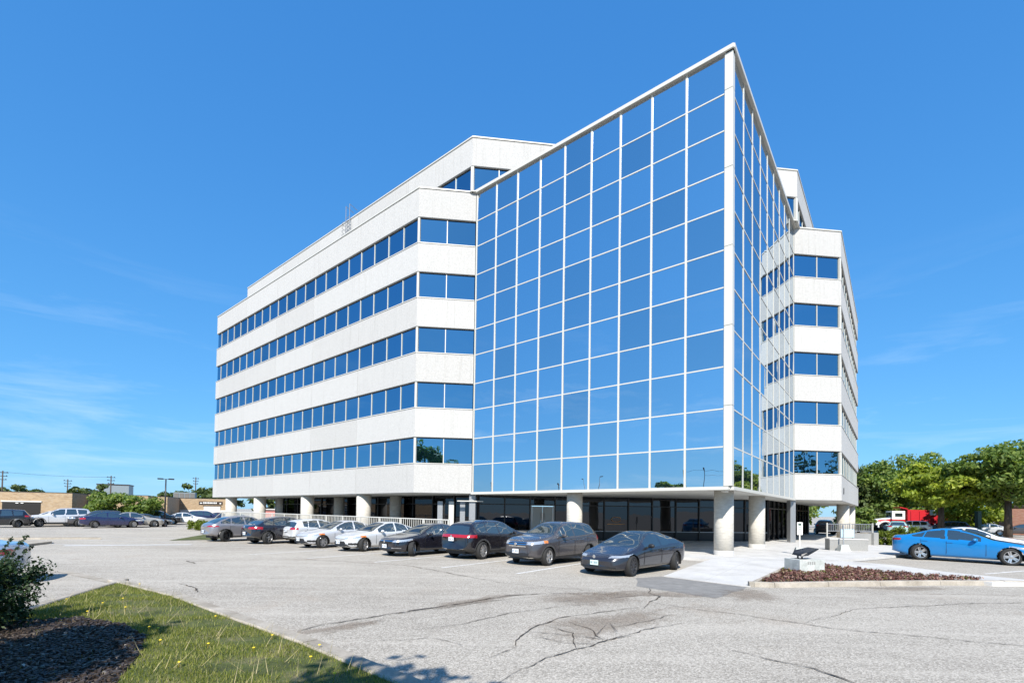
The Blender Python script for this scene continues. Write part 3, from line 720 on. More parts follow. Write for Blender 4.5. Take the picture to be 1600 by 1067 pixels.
# roof ladder above the left parapet
lad = MB()
pl0 = loc(30.5, -0.55)
for s in (-0.28, 0.28): lad.tube([(pl0.x, pl0.y + s, ZT + 1.2), (pl0.x, pl0.y + s, ZT + FL + 1.15), (pl0.x + 0.7, pl0.y + s, ZT + FL + 0.95)], 0.03, 6)
for k in range(9): lad.tube([(pl0.x, pl0.y - 0.28, ZT + 1.3 + 0.3 * k), (pl0.x, pl0.y + 0.28, ZT + 1.3 + 0.3 * k)], 0.02, 6)
for k in range(4):
    lad.tube([(pl0.x - 0.45 * math.sin(t), pl0.y + 0.38 * math.cos(t), ZT + 2.0 + 0.35 * k) for t in [R(d) for d in range(0, 181, 20)]], 0.016, 5)
lad.build('roof_ladder', 'grey_metal', bld)

# raised terrace with ramp wall and railing along the left wing
ramp = empty('access_ramp', (*W(28, -4.6), 0), B_RZ, 'grey concrete ramp with pale metal railing along the left wing', 'ramp')
ro = loc(28, -4.6)
def rz_deck(a): return 0.84 + 0.14 * max(0, min(1, (a - 13) / 28.0))
aa = [12.6, 20, 28, 36, 44, 50.5]
v = []; f = []
for a in aa:
    for x, z in ((-4.6, -0.02), (-4.6, rz_deck(a)), (-4.35, rz_deck(a)), (1.75, rz_deck(a) - 0.02), (1.75, -0.02)):
        v.append((x - ro.x, a - ro.y, z))
for i in range(len(aa) - 1):
    for k in range(4): f.append((5 * i + k, 5 * i + k + 1, 5 * i + 5 + k + 1, 5 * i + 5 + k))
f += [(4, 3, 2, 1, 0), tuple(5 * (len(aa) - 1) + k for k in range(5))]
link('ramp_body', mesh('ramp_body', v, f), 'ramp_wall', ramp)
RH = 0.72
A0, A1 = 13.2, 44.6
tr = MB(); br = MB(); bal = MB()
tr.tube([(-4.5 - ro.x, a - ro.y, rz_deck(a) + RH) for a in np.linspace(A0, A1, 12)] , 0.035, 6)
br.tube([(-4.5 - ro.x, a - ro.y, rz_deck(a) + 0.08) for a in np.linspace(A0, A1, 12)], 0.026, 6)
n_p = 15
for i in range(n_p + 1):
    a = A0 + (A1 - A0) * i / n_p
    box('railing_post', 0.07, 0.07, RH + 0.03, (-4.5 - ro.x, a - ro.y, rz_deck(a) + RH / 2), 'white_metal', ramp)
nb = int((A1 - A0) / 0.19)
for i in range(nb):
    a = A0 + (A1 - A0) * (i + 0.5) / nb; bal.box((-4.5 - ro.x, a - ro.y, rz_deck(a) + RH / 2 + 0.03), (0.028, 0.028, RH - 0.12))
tr.build('handrail', 'white_metal', ramp); br.build('bottom_rail', 'white_metal', ramp); o = bal.build('balusters', 'white_metal', ramp); o['kind'] = 'stuff'
hr = MB(); hr.tube([(-4.5 - ro.x, A1 - ro.y, rz_deck(A1) + RH), (-4.5 - ro.x, A1 + 2.8 - ro.y, 0.72), (-4.5 - ro.x, A1 + 2.8 - ro.y, 0.0)], 0.035, 6); hr.build('stair_rail', 'white_metal', ramp)

# ------------------------------------------------------------------ cars
def interp(tab, x):
    xs = [t[0] for t in tab]; zs = [t[1] for t in tab]; return np.interp(x, xs, zs)
def smooth_tab(tab, L, n, sig):
    d = np.linspace(0, L, n * 4); z = interp(tab, d); k = int(3 * sig / (L / (n * 4))) + 1
    g = np.exp(-0.5 * (np.arange(-k, k + 1) * (L / (n * 4)) / sig) ** 2); g /= g.sum()
    zp = np.concatenate([2 * z[0] - z[k:0:-1], z, 2 * z[-1] - z[-2:-k - 2:-1]]); return d, np.convolve(zp, g, 'valid')
class Car: pass
def wheel_meshes(r, wd, spokes, dark, key):
    k = ('wheel', round(r, 3), spokes, dark, key)
    if k in _cache: return _cache[k]
    rr = r * 0.70
    ty = lathe_mesh([(rr, -wd / 2), (r * 0.93, -wd / 2), (r, -wd / 2 + 0.035), (r, wd / 2 - 0.035), (r * 0.93, wd / 2), (rr, wd / 2), (rr * 0.98, wd / 2 - 0.05), (rr * 0.98, -wd / 2)], 32, caps=False); ty.materials.append(M['tyre'])
    mb = MB()
    rim = lathe_mesh([(rr * 1.0, wd / 2 - 0.002), (rr * 0.93, wd / 2 - 0.004), (rr * 0.90, wd / 2 - 0.03), (rr * 0.9, wd / 2 - 0.09)], 32, caps=False)
    mb.add([v.co for v in rim.vertices], [tuple(p.vertices) for p in rim.polygons])
    for i in range(spokes):
        t = 2 * math.pi * i / spokes
        for sgn in ((-1, 1) if spokes <= 6 else (0,)):
            c, s = math.cos(t), math.sin(t); wi, wo = (0.028, 0.022) if spokes <= 6 else (0.026, 0.036)
            off = sgn * 0.035 * (r / 0.34)
            v = []
            for rad, hw, z in ((0.04, wi, wd / 2 - 0.035), (rr * 0.92, wo, wd / 2 - 0.012)):
                for y in (-hw, hw):
                    yy = y + off * (1.0 if rad > 0.1 else 0.5); v += [(rad * c - yy * s, rad * s + yy * c, z), (rad * c - yy * s, rad * s + yy * c, z - 0.04)]
            mb.add(v, [(0, 2, 6, 4), (1, 5, 7, 3), (0, 4, 5, 1), (2, 3, 7, 6), (4, 6, 7, 5)])
    hub = lathe_mesh([(0.075, wd / 2 - 0.06), (0.07, wd / 2 - 0.022), (0.02, wd / 2 - 0.014)], 14)
    mb.add([v.co for v in hub.vertices], [tuple(p.vertices) for p in hub.polygons])
    ri = mesh('rim', mb.v, mb.f); ri.materials.append(M['rim_dark' if dark else 'rim'])
    dk = lathe_mesh([(rr * 0.97, wd / 2 - 0.10), (rr * 0.97, wd / 2 - 0.09)], 24); dk.materials.append(M['car_black'])
    _cache[k] = (ty, ri, dk); return _cache[k]

def car(name, sp, paint, label, anchor, heading, group=None, anchor_wheel=('f', -1), scale=1.0, plate=None, cat='car', dark_rim=None, spokes=None):
    """anchor = ground point under one wheel; heading = direction front to rear (radians)"""
    L, Wd = sp['L'], sp['w']; nst = sp.get('n', 190)
    e = empty(name, (0, 0, 0), heading, label, cat, group)
    key = ('car', sp['key'])
    if key not in _cache: _cache[key] = build_shell(sp)
    parts = _cache[key]
    mats = dict(body=paint, glass='car_glass', head='lamp_clear', tail='lamp_red', grille='car_black', cladding='car_trim', bright='chrome', amber='lamp_amber', roofblack='car_black')
    names = dict(body='body', windshield='windshield', rear_window='rear_window', side_window='side_window', head='headlight', tail='taillight', grille='grille', cladding='lower_trim', bright='chrome_trim', amber='indicator', roofblack='roof_panel', intake='lower_intake')
    for (lab, side), (v, f) in parts.items():
        mk = ('carmesh', sp['key'], lab, side, paint if lab == 'body' else '')
        if mk not in _cache:
            me = mesh(names[lab], v, f, True)
            mt = paint if lab == 'body' else {'windshield': 'car_glass', 'rear_window': 'car_glass', 'side_window': 'car_glass', 'head': 'lamp_clear', 'tail': 'lamp_red', 'grille': 'car_black', 'cladding': 'car_trim', 'bright': 'chrome', 'amber': 'lamp_amber', 'roofblack': 'car_glass', 'intake': 'car_black'}[lab]
            me.materials.append(M[mt]); _cache[mk] = me
        link(names[lab], _cache[mk], None, e)
    r = sp['r']; xf, xr = sp['xf'], sp['xr']; tw = Wd - 0.115
    spk = spokes or sp.get('spokes', 5); dk = sp.get('dark_rim', False) if dark_rim is None else dark_rim
    ty, ri, disc = wheel_meshes(r, 0.22, spk, dk, sp['key'])
    for x in (xf, xr):
        for s in (-1, 1):
            w = link('wheel', disc, None, e, (x, s * tw, r), rot=(R(-90) * s, 0, 0))
            w.rotation_euler = (R(90) if s < 0 else R(-90), 0, rng.random())
            link('tyre', ty, None, w); link('rim', ri, None, w)
    # dark inner arches and floor
    mk = ('arch', sp['key'])
    if mk not in _cache:
        mb = MB(); ra = sp['ra']
        for x in (xf, xr):
            for s in (-1, 1):
                v = []; f = []; n = 14
                for k in range(n + 1):
                    t = math.pi * (-0.12 + 1.24 * k / n)
                    for y in (Wd * 0.992 - 0.02, Wd - 0.42): v.append((x + ra * 1.015 * math.cos(t), s * y, r + ra * 1.015 * math.sin(t)))
                    if k: f.append((2 * k - 2, 2 * k - 1, 2 * k + 1, 2 * k))
                mb.add(v, f)
        mb.box((L / 2, 0, 0.30), (L * 0.86, Wd * 1.05, 0.16))
        mb.box(((xf + xr) / 2, 0, 0.36), (xr - xf - 2 * ra, Wd * 1.86, 0.24))
        me = mesh('underbody', mb.v, mb.f); me.materials.append(M['car_black']); _cache[mk] = me
    link('underbody', _cache[mk], None, e)
    # mirrors, handles, shut lines
    xm = sp['xm']; zb = float(interp(sp['belt'], xm))
    for s in (-1, 1):
        mk = ('mirror', sp['key'], paint)
        if mk not in _cache:
            bm = bmesh.new(); bmesh.ops.create_uvsphere(bm, u_segments=14, v_segments=10, radius=1)
            for q in bm.verts: q.co = Vector((q.co.x * 0.085 + 0.02 * q.co.y, q.co.y * 0.125, q.co.z * 0.075))
            for fc in bm.faces: fc.smooth = True
            me = bpy.data.meshes.new('mirror'); bm.to_mesh(me); bm.free(); me.materials.append(M[sp.get('mirror_mat', paint)]); _cache[mk] = me
        link('wing_mirror', _cache[mk], None, e, (xm, s * (Wd + 0.075), zb + 0.075))
        box('mirror_stalk', 0.07, 0.14, 0.03, (xm, s * (Wd - 0.02), zb + 0.03), 'car_black', e)
        for xh in sp['handles']:
            box('door_handle', 0.20, 0.035, 0.035, (xh, s * (Wd * 0.995 + 0.006), float(interp(sp['belt'], xh)) - 0.125), sp.get('handle_mat', paint), e, 0, 0.008)
    mk = ('seams', sp['key'])
    if mk not in _cache:
        mb = MB(); d, zt_ = sp['_top']
        for xs_ in sp['seams']:
            zbelt = float(interp(sp['belt'], xs_)); zlo = 0.34
            for s in (-1, 1):
                pts = [(xs_, s * (float(np.interp(xs_, *sp['_w'])) * q + 0.003), z) for z, q in ((zlo, 0.995), (zlo + 0.2, 1.0), (zbelt - 0.08, 0.995))]
                mb.tube(pts, 0.006, 4)
        me = mesh('shut_lines', mb.v, mb.f); me.materials.append(M['car_black']); _cache[mk] = me
    tag(link('shut_lines', _cache[mk], None, e), kind='stuff')
    if plate:
        for end, mt in plate:
            x = -0.02 if end == 'f' else L + 0.012
            z = sp['plate_f'] if end == 'f' else sp['plate_r']
            o = box('licence_plate', 0.02, 0.31, 0.155, (x, 0, z), mt, e)
            mb = MB(); prn = random.Random(hash(label) % 1000); y = -0.12
            sg = -1 if end == 'f' else 1
            for k in range(7):
                if k != 4: mb.box((sg * 0.012, y, 0.0), (0.003, 0.018 + 0.008 * prn.random(), 0.06 + 0.02 * prn.random()))
                y += 0.04
            mb.build('plate_characters', 'plate_ink', o)
    if sp.get('badge'):
        end, z = sp['badge']
        x = -0.025 if end == 'f' else L + 0.01
        link('badge', lathe_mesh([(0.055, -0.008), (0.055, 0.008)], 16), 'chrome', e, (x, 0, z), rot=(0, R(90), 0))
    for fn in sp.get('extra', ()): fn(e, sp, paint)
    # place
    wx = xf if anchor_wheel[0] == 'f' else xr; wy = anchor_wheel[1] * (Wd - 0.0)
    c, s = math.cos(heading), math.sin(heading)
    e.location = (anchor[0] - scale * (wx * c - wy * s), anchor[1] - scale * (wx * s + wy * c), 0.002)
    e.scale = (scale, scale, scale)
    return e

def build_shell(sp):
    L, Wd = sp['L'], sp['w']; nst = sp.get('n', 190)
    sig = sp.get('sig', 0.06)
    dt, zt = smooth_tab(sp['top'], L, nst, sig); db, zb_ = smooth_tab(sp['belt'], L, nst, 0.08); dl, zl = smooth_tab(sp['bot'], L, nst, 0.05)
    dr, zr = smooth_tab(sp['roofw'], L, nst, 0.12)
    sp['_top'] = (dt, zt)
    u = np.linspace(0, 1, nst + 1); x = L * (0.5 - 0.5 * np.cos(np.pi * u)) * 0.35 + 0.65 * L * u
    top = np.interp(x, dt, zt); belt = np.minimum(np.interp(x, db, zb_), top - 0.025); bot = np.interp(x, dl, zl); wr = np.interp(x, dr, zr)
    rf, rr_ = sp.get('nose', (0.75, 0.55)), sp.get('tail_r', (0.45, 0.75))
    w = np.full_like(x, Wd)
    t = np.clip(x / rf[0], 0, 1); w = w * (rf[1] + (1 - rf[1]) * (1 - (1 - t) ** 2.4) ** (1 / 2.0))
    t = np.clip((L - x) / rr_[0], 0, 1); w = w * (rr_[1] + (1 - rr_[1]) * (1 - (1 - t) ** 2.2) ** (1 / 2.0))
    sp['_w'] = (x, w)
    h = top - belt; g = np.clip((h - 0.06) / 0.36, 0, 1); g = g * g * (3 - 2 * g)
    wre = (1 - g) * w * 0.88 + g * np.minimum(wr, w * 0.9)
    fl = sp.get('flare', 0.0)
    fwell = np.exp(-((x - sp['xf']) / 0.42) ** 2) + np.exp(-((x - sp['xr']) / 0.42) ** 2)
    K = [(0 * x, bot), (w * 0.78, bot), (w * 0.955, bot + 0.05), (w * (0.985 + fl * fwell), bot + 0.30 * (belt - bot)), (w * (1.0 + fl * fwell), bot + 0.58 * (belt - bot)), (w * 0.992, belt - 0.10), (w * 0.962, belt),
         (w * 0.962 + (wre - w * 0.962) * 0.50, belt + 0.50 * h), (wre, belt + 0.86 * h), (wre * 0.80, belt + 0.965 * h), (wre * 0.4, belt + 0.995 * h), (0 * x, top)]
    cnt = [2, 2, 4, 6, 6, 4, 7, 6, 3, 3, 3]
    ys, zs, seg = [], [], []
    for k in range(len(K) - 1):
        for j in range(cnt[k]):
            tt = j / cnt[k]; ys.append(K[k][0] + (K[k + 1][0] - K[k][0]) * tt); zs.append(K[k][1] + (K[k + 1][1] - K[k][1]) * tt); seg.append(k + tt)
    ys.append(K[-1][0]); zs.append(K[-1][1]); seg.append(float(len(K) - 1))
    Y = np.array(ys); Z = np.array(zs); seg = np.array(seg)
    for _ in range(2):
        Y[1:-1] = 0.5 * Y[1:-1] + 0.25 * (Y[:-2] + Y[2:]); Z[1:-1] = 0.5 * Z[1:-1] + 0.25 * (Z[:-2] + Z[2:])
    nv = len(seg)
    full = list(range(nv)) + [-(k + 1) for k in range(nv - 2, 0, -1)]      # negative: mirrored
    NV = len(full)
    idx = np.array([k if k >= 0 else -k - 1 for k in full]); sgn = np.array([1.0 if k >= 0 else -1.0 for k in full])
    V = np.zeros((nst + 1, NV, 3)); V[:, :, 0] = x[:, None]; V[:, :, 1] = (Y[idx] * sgn[:, None]).T; V[:, :, 2] = Z[idx].T
    # bow the nose and tail in plan and in profile
    bf, bt = sp.get('bow', (0.16, 0.12))
    yy = np.abs(V[:, :, 1]) / Wd
    kf = np.clip(1 - V[:, :, 0] / 0.8, 0, 1); kt = np.clip(1 - (L - V[:, :, 0]) / 0.7, 0, 1)
    V[:, :, 0] += bf * kf * yy ** 2.2 - bt * kt * yy ** 2.2
    if 'rake' in sp:
        zm = (V[:, :, 2] - 0.5)
        V[:, :, 0] += sp['rake'][0] * kf * np.clip(zm, -0.3, 0.6) + sp['rake'][1] * kt * np.clip(zm, -0.3, 0.9)
    faces = []; FX = []; SG = []
    verts = [tuple(p) for p in V.reshape(-1, 3)]
    segf = seg[idx]
    quads = []; qs = []
    for i in range(nst):
        for k in range(NV):
            k2 = (k + 1) % NV
            quads.append((i * NV + k, (i + 1) * NV + k, (i + 1) * NV + k2, i * NV + k2)); qs.append((segf[k] + segf[k2]) / 2 if abs(segf[k] - segf[k2]) < 3 else 0)
    # end caps
    for end in (0, nst):
        ring = [end * NV + k for k in range(NV)]; c = V[end].mean(axis=0); c[1] = 0
        bulge = -0.03 if end == 0 else 0.02
        nr = 9
        for j in range(1, nr + 1):
            s_ = 1 - j / nr; new = []
            if j < nr:
                for k in range(NV):
                    p = V[end, k]; q = c + (p - c) * s_; q[0] = p[0] * s_ + c[0] * (1 - s_) + bulge * (1 - s_ ** 2); verts.append(tuple(q)); new.append(len(verts) - 1)
            else:
                verts.append((c[0] + bulge, 0, c[2])); new = [len(verts) - 1] * NV
            for k in range(NV):
                k2 = (k + 1) % NV; a, b_, c_, d_ = ring[k], ring[k2], new[k2], new[k]
                f = (a, b_, c_, d_) if j < nr else (a, b_, new[0])
                quads.append(f if end == 0 else f[::-1]); qs.append(-1)
            ring = new
    VA = np.array(verts); cen = np.array([VA[list(f)].mean(axis=0) for f in quads]); qs = np.array(qs)
    X, Yc, Zc = cen[:, 0], np.abs(cen[:, 1]), cen[:, 2]
    side = np.where(cen[:, 1] > 0, 1, -1)
    topx = np.interp(X, x, top); beltx = np.interp(X, x, belt); wrx = np.interp(X, x, wre)
    lab = np.array(['body'] * len(quads), dtype=object)
    gx0, gx1 = sp['glass_x']; up = sp.get('gup', 0.075)
    green = (qs >= 6) & (qs < 8.6)
    m = green & (X > gx0) & (X < gx1) & (Zc > beltx + 0.018) & (Zc < topx - up)
    for pa, pb, sl in sp['pillars']: m &= ~((X + sl * (Zc - beltx) > pa) & (X + sl * (Zc - beltx) < pb))
    if 'gclip' in sp: m &= sp['gclip'](X, Zc, beltx, topx)
    lab[m] = 'side_window'
    wa, wb_ = sp['ws']; ra_, rb_ = sp['rw']
    topf = (qs >= 7.9)
    lab[topf & (X > wa) & (X < wb_) & (Yc < wrx * 0.955)] = 'windshield'
    lab[topf & (X > ra_) & (X < rb_) & (Yc < wrx * sp.get('rww', 0.93))] = 'rear_window'
    if sp.get('glass_roof'): lab[topf & (X >= wb_ + 0.03) & (X <= ra_ - 0.03) & (Yc < wrx * 0.9)] = 'roofblack'
    if 'clad' in sp: 
        cz, ca = sp['clad']
        m = (Zc < cz) & (qs < 6)
        for xw in (sp['xf'], sp['xr']): m |= (np.hypot(X - xw, Zc - sp['r']) < sp['ra'] + ca) & (Zc < sp['r'] + sp['ra'] + ca) & (qs < 6) & (qs > 1)
        lab[m] = 'cladding'
    for nm, fn in sp['zones']:
        m = fn(X, Yc, Zc); lab[m & (lab != 'windshield')] = nm
    for xw in (sp['xf'], sp['xr']):
        m = (np.hypot(X - xw, Zc - sp['r']) < sp['ra']) & (qs < 6) & (Yc > Wd * 0.6); lab[m] = 'none'
    out = {}
    for l in set(lab):
        if l == 'none': continue
        sides = (0,) if l in ('body', 'windshield', 'rear_window', 'cladding', 'grille', 'bright', 'roofblack', 'intake') else (-1, 1)
        for sd in sides:
            ids = np.where((lab == l) & ((side == sd) if sd else True))[0]
            if len(ids) == 0: continue
            mp_ = {}; vv = []; ff = []
            for i in ids:
                t = []
                for q in quads[i]:
                    if q not in mp_: mp_[q] = len(vv); vv.append(verts[q])
                    t.append(mp_[q])
                ff.append(tuple(t))
            out[(l, sd)] = (vv, ff)
    return out

H = {}
def shape(key, **k): k['key'] = key; H[key] = k
# low electric fastback saloon
shape('fastback', L=4.72, w=0.93, r=0.335, ra=0.375, xf=0.86, xr=3.74, n=230, nose=(0.8, 0.60), tail_r=(0.5, 0.72), bow=(0.22, 0.16),
      top=[(0, 0.50), (0.06, 0.60), (0.3, 0.70), (0.7, 0.79), (1.15, 0.90), (1.35, 0.97), (1.75, 1.17), (2.15, 1.35), (2.45, 1.42), (2.8, 1.44), (3.2, 1.405), (3.7, 1.25), (4.1, 1.08), (4.35, 1.02), (4.58, 1.01), (4.72, 0.86)],
      belt=[(0, 0.48), (0.3, 0.64), (0.8, 0.73), (1.3, 0.83), (2.0, 0.90), (3.2, 0.95), (4.0, 0.98), (4.6, 0.94), (4.72, 0.80)], bot=[(0, 0.24), (0.15, 0.19), (0.6, 0.17), (4.0, 0.19), (4.4, 0.26), (4.72, 0.38)],
      roofw=[(0, 0.6), (1.5, 0.66), (2.3, 0.58), (3.2, 0.56), (4.2, 0.62), (4.72, 0.6)],
      glass_x=(1.62, 3.92), pillars=[(2.62, 2.70, -0.1), (3.42, 3.47, 0.35)], gup=0.07, ws=(1.20, 2.16), rw=(3.02, 4.05), glass_roof=True, xm=1.82, handles=(2.55, 3.42), seams=(1.52, 2.66, 3.52), handle_mat='car_black', mirror_mat='car_black', spokes=10, dark_rim=True, plate_f=0.44, plate_r=0.80, badge=('f', 0.63),
      zones=[('head', lambda x, y, z: (x < 0.95) & (y > 0.44) & (z > 0.595 + 0.07 * x) & (z < 0.650 + 0.09 * x) & (y < 0.90)),
             ('intake', lambda x, y, z: (x < 0.45) & (z < 0.335) & (z > 0.265) & (y < 0.70)),
             ('cladding', lambda x, y, z: (z < 0.215)),
             ('tail', lambda x, y, z: (x > 4.30) & (y > 0.50) & (z > 0.80) & (z < 0.90))])
# compact crossover, front
shape('crossover', L=4.52, w=0.92, r=0.35, ra=0.40, xf=0.90, xr=3.59, n=200, nose=(0.7, 0.66), tail_r=(0.4, 0.80), bow=(0.20, 0.10), rake=(0.05, 0.0), clad=(0.36, 0.05),
      top=[(0, 0.80), (0.05, 0.90), (0.2, 0.98), (0.6, 1.06), (1.15, 1.13), (1.30, 1.17), (1.75, 1.43), (2.05, 1.60), (2.4, 1.67), (3.0, 1.68), (3.7, 1.64), (4.05, 1.58), (4.3, 1.30), (4.45, 1.05), (4.52, 0.92)],
      belt=[(0, 0.75), (0.4, 0.90), (1.0, 1.0), (1.6, 1.05), (3.0, 1.11), (4.0, 1.17), (4.4, 1.02), (4.52, 0.88)], bot=[(0, 0.36), (0.2, 0.26), (0.6, 0.24), (3.9, 0.26), (4.3, 0.34), (4.52, 0.42)],
      roofw=[(0, 0.6), (1.6, 0.68), (2.3, 0.62), (3.8, 0.60), (4.52, 0.62)],
      glass_x=(1.62, 4.02), pillars=[(2.52, 2.60, -0.1), (3.36, 3.44, 0.15)], gup=0.10, ws=(1.22, 2.06), rw=(4.06, 4.36), xm=1.72, handles=(2.46, 3.32), seams=(1.50, 2.56, 3.46), spokes=5, plate_f=0.56, plate_r=0.9, badge=('f', 0.83),
      zones=[('bright', lambda x, y, z: (x < 0.5) & (y < 0.46) & (((z > 0.72) & (z < 0.76)) | ((z > 0.80) & (z < 0.84)) | ((z > 0.88) & (z < 0.91)))),
             ('grille', lambda x, y, z: (x < 0.40) & (y < 0.43) & (((z > 0.76) & (z < 0.80)) | ((z > 0.84) & (z < 0.88)))),
             ('intake', lambda x, y, z: (x < 0.40) & (y < 0.60) & (z > 0.36) & (z < 0.50)),
             ('head', lambda x, y, z: (x < 0.80) & (y > 0.47) & (z > 0.80 + 0.10 * x) & (z < 0.905 + 0.10 * x)),
             ('amber', lambda x, y, z: (x > 0.62) & (x < 0.86) & (y > 0.6) & (z > 0.87 ) & (z < 0.965)),
             ('bright', lambda x, y, z: (x < 0.45) & (y < 0.72) & (z > 0.27) & (z < 0.325)),
             ('tail', lambda x, y, z: (x > 4.15) & (y > 0.58) & (z > 0.92) & (z < 1.12))])
# larger crossover seen from the rear, full width lamp
shape('suv_rear', L=4.78, w=0.965, r=0.375, ra=0.43, xf=0.95, xr=3.80, n=200, nose=(0.7, 0.66), tail_r=(0.45, 0.80), bow=(0.16, 0.16), clad=(0.44, 0.055), rake=(0.03, -0.10),
      top=[(0, 0.78), (0.2, 1.0), (1.2, 1.13), (1.4, 1.18), (2.1, 1.58), (2.5, 1.66), (3.2, 1.67), (3.9, 1.60), (4.25, 1.52), (4.5, 1.25), (4.62, 1.12), (4.74, 1.05), (4.78, 0.95)],
      belt=[(0, 0.7), (0.4, 0.93), (1.2, 1.02), (3.0, 1.08), (4.2, 1.16), (4.5, 1.10), (4.78, 0.90)], bot=[(0, 0.34), (0.3, 0.26), (4.2, 0.28), (4.5, 0.36), (4.78, 0.44)],
      roofw=[(0, 0.6), (1.7, 0.70), (2.5, 0.64), (4.0, 0.60), (4.78, 0.66)],
      glass_x=(1.7, 4.12), pillars=[(2.70, 2.78, -0.1), (3.52, 3.58, 0.2)], gup=0.10, ws=(1.32, 2.14), rw=(4.30, 4.63), rww=0.96, xm=1.85, handles=(2.62, 3.5), seams=(1.6, 2.74, 3.62), spokes=10, plate_f=0.6, plate_r=0.86, badge=('r', 0.98),
      zones=[('tail', lambda x, y, z: (x > 4.18) & (z > 0.93) & (z < 1.055)), ('bright', lambda x, y, z: (x > 4.25) & (y > 0.30) & (y < 0.62) & (z > 0.38) & (z < 0.46)),
             ('head', lambda x, y, z: (x < 0.7) & (y > 0.5) & (z > 0.76) & (z < 0.88)), ('grille', lambda x, y, z: (x < 0.3) & (y < 0.5) & (z > 0.55) & (z < 0.88))])
# saloon, front
def saloon(key, nosez=0.72, zones=(), **kw):
    d = dict(L=4.68, w=0.90, r=0.335, ra=0.375, xf=0.90, xr=3.62, n=190, nose=(0.7, 0.62), tail_r=(0.5, 0.74), bow=(0.20, 0.14),
      top=[(0, nosez - 0.08), (0.05, nosez), (0.3, nosez + 0.09), (0.8, 0.89), (1.25, 0.96), (1.40, 1.00), (1.85, 1.24), (2.2, 1.39), (2.5, 1.45), (2.9, 1.455), (3.3, 1.40), (3.8, 1.17), (4.05, 1.08), (4.3, 1.06), (4.58, 1.04), (4.68, 0.90)],
      belt=[(0, nosez - 0.12), (0.4, nosez + 0.03), (1.0, 0.84), (2.0, 0.92), (3.2, 0.97), (4.0, 1.0), (4.5, 0.98), (4.68, 0.85)], bot=[(0, 0.26), (0.2, 0.20), (0.7, 0.19), (4.1, 0.20), (4.4, 0.28), (4.68, 0.38)],
      roofw=[(0, 0.6), (1.6, 0.66), (2.4, 0.57), (3.3, 0.56), (4.2, 0.64), (4.68, 0.6)],
      glass_x=(1.70, 3.95), pillars=[(2.68, 2.76, -0.1), (3.50, 3.55, 0.3)], gup=0.08, ws=(1.30, 2.22), rw=(3.28, 3.94), xm=1.80, handles=(2.6, 3.42), seams=(1.55, 2.72, 3.56), spokes=10, plate_f=0.46, plate_r=0.78, badge=('f', 0.66), zones=list(zones))
    d.update(kw); shape(key, **d)
saloon('saloon_black', zones=[('head', lambda x, y, z: (x < 0.85) & (y > 0.48) & (z > 0.63 + 0.09 * x) & (z < 0.72 + 0.09 * x)),
        ('grille', lambda x, y, z: (x < 0.3) & (y < 0.48) & (z > 0.57) & (z < 0.68)), ('bright', lambda x, y, z: (x < 0.3) & (y < 0.5) & (z > 0.68) & (z < 0.70)),
        ('intake', lambda x, y, z: (x < 0.5) & (y < 0.74) & (z > 0.24) & (z < 0.36)), ('bright', lambda x, y, z: (x < 0.6) & (y > 0.45) & (y < 0.80) & (z > 0.37) & (z < 0.395)),
        ('tail', lambda x, y, z: (x > 4.25) & (y > 0.45) & (z > 0.80) & (z < 0.92))])
saloon('saloon_wedge', nosez=0.70, bow=(0.30, 0.14), nose=(0.9, 0.56), xm=1.85, badge=None, spokes=6, zones=[('head', lambda x, y, z: (x < 1.0) & (y > 0.42) & (z > 0.60 + 0.12 * x) & (z < 0.665 + 0.14 * x)),
        ('amber', lambda x, y, z: (x > 0.68) & (x < 0.98) & (y > 0.6) & (z > 0.70) & (z < 0.78)),
        ('grille', lambda x, y, z: (x < 0.5) & (z > 0.27) & (z < 0.50) & (y < 0.42 + (0.50 - z) * 1.1)), ('grille', lambda x, y, z: (x < 0.35) & (z > 0.615) & (z < 0.64) & (y < 0.45)),
        ('intake', lambda x, y, z: (x < 0.6) & (z > 0.33) & (z < 0.43) & (y > 0.60) & (y < 0.84)),
        ('tail', lambda x, y, z: (x > 4.25) & (y > 0.45) & (z > 0.82) & (z < 0.93))])
saloon('saloon_plain', zones=[('head', lambda x, y, z: (x < 0.75) & (y > 0.48) & (z > 0.62) & (z < 0.75)), ('grille', lambda x, y, z: (x < 0.3) & (y < 0.4) & (z > 0.55) & (z < 0.68)),
        ('intake', lambda x, y, z: (x < 0.5) & (y < 0.7) & (z > 0.24) & (z < 0.36)), ('tail', lambda x, y, z: (x > 4.2) & (y > 0.45) & (z > 0.78) & (z < 0.92))], n=110)
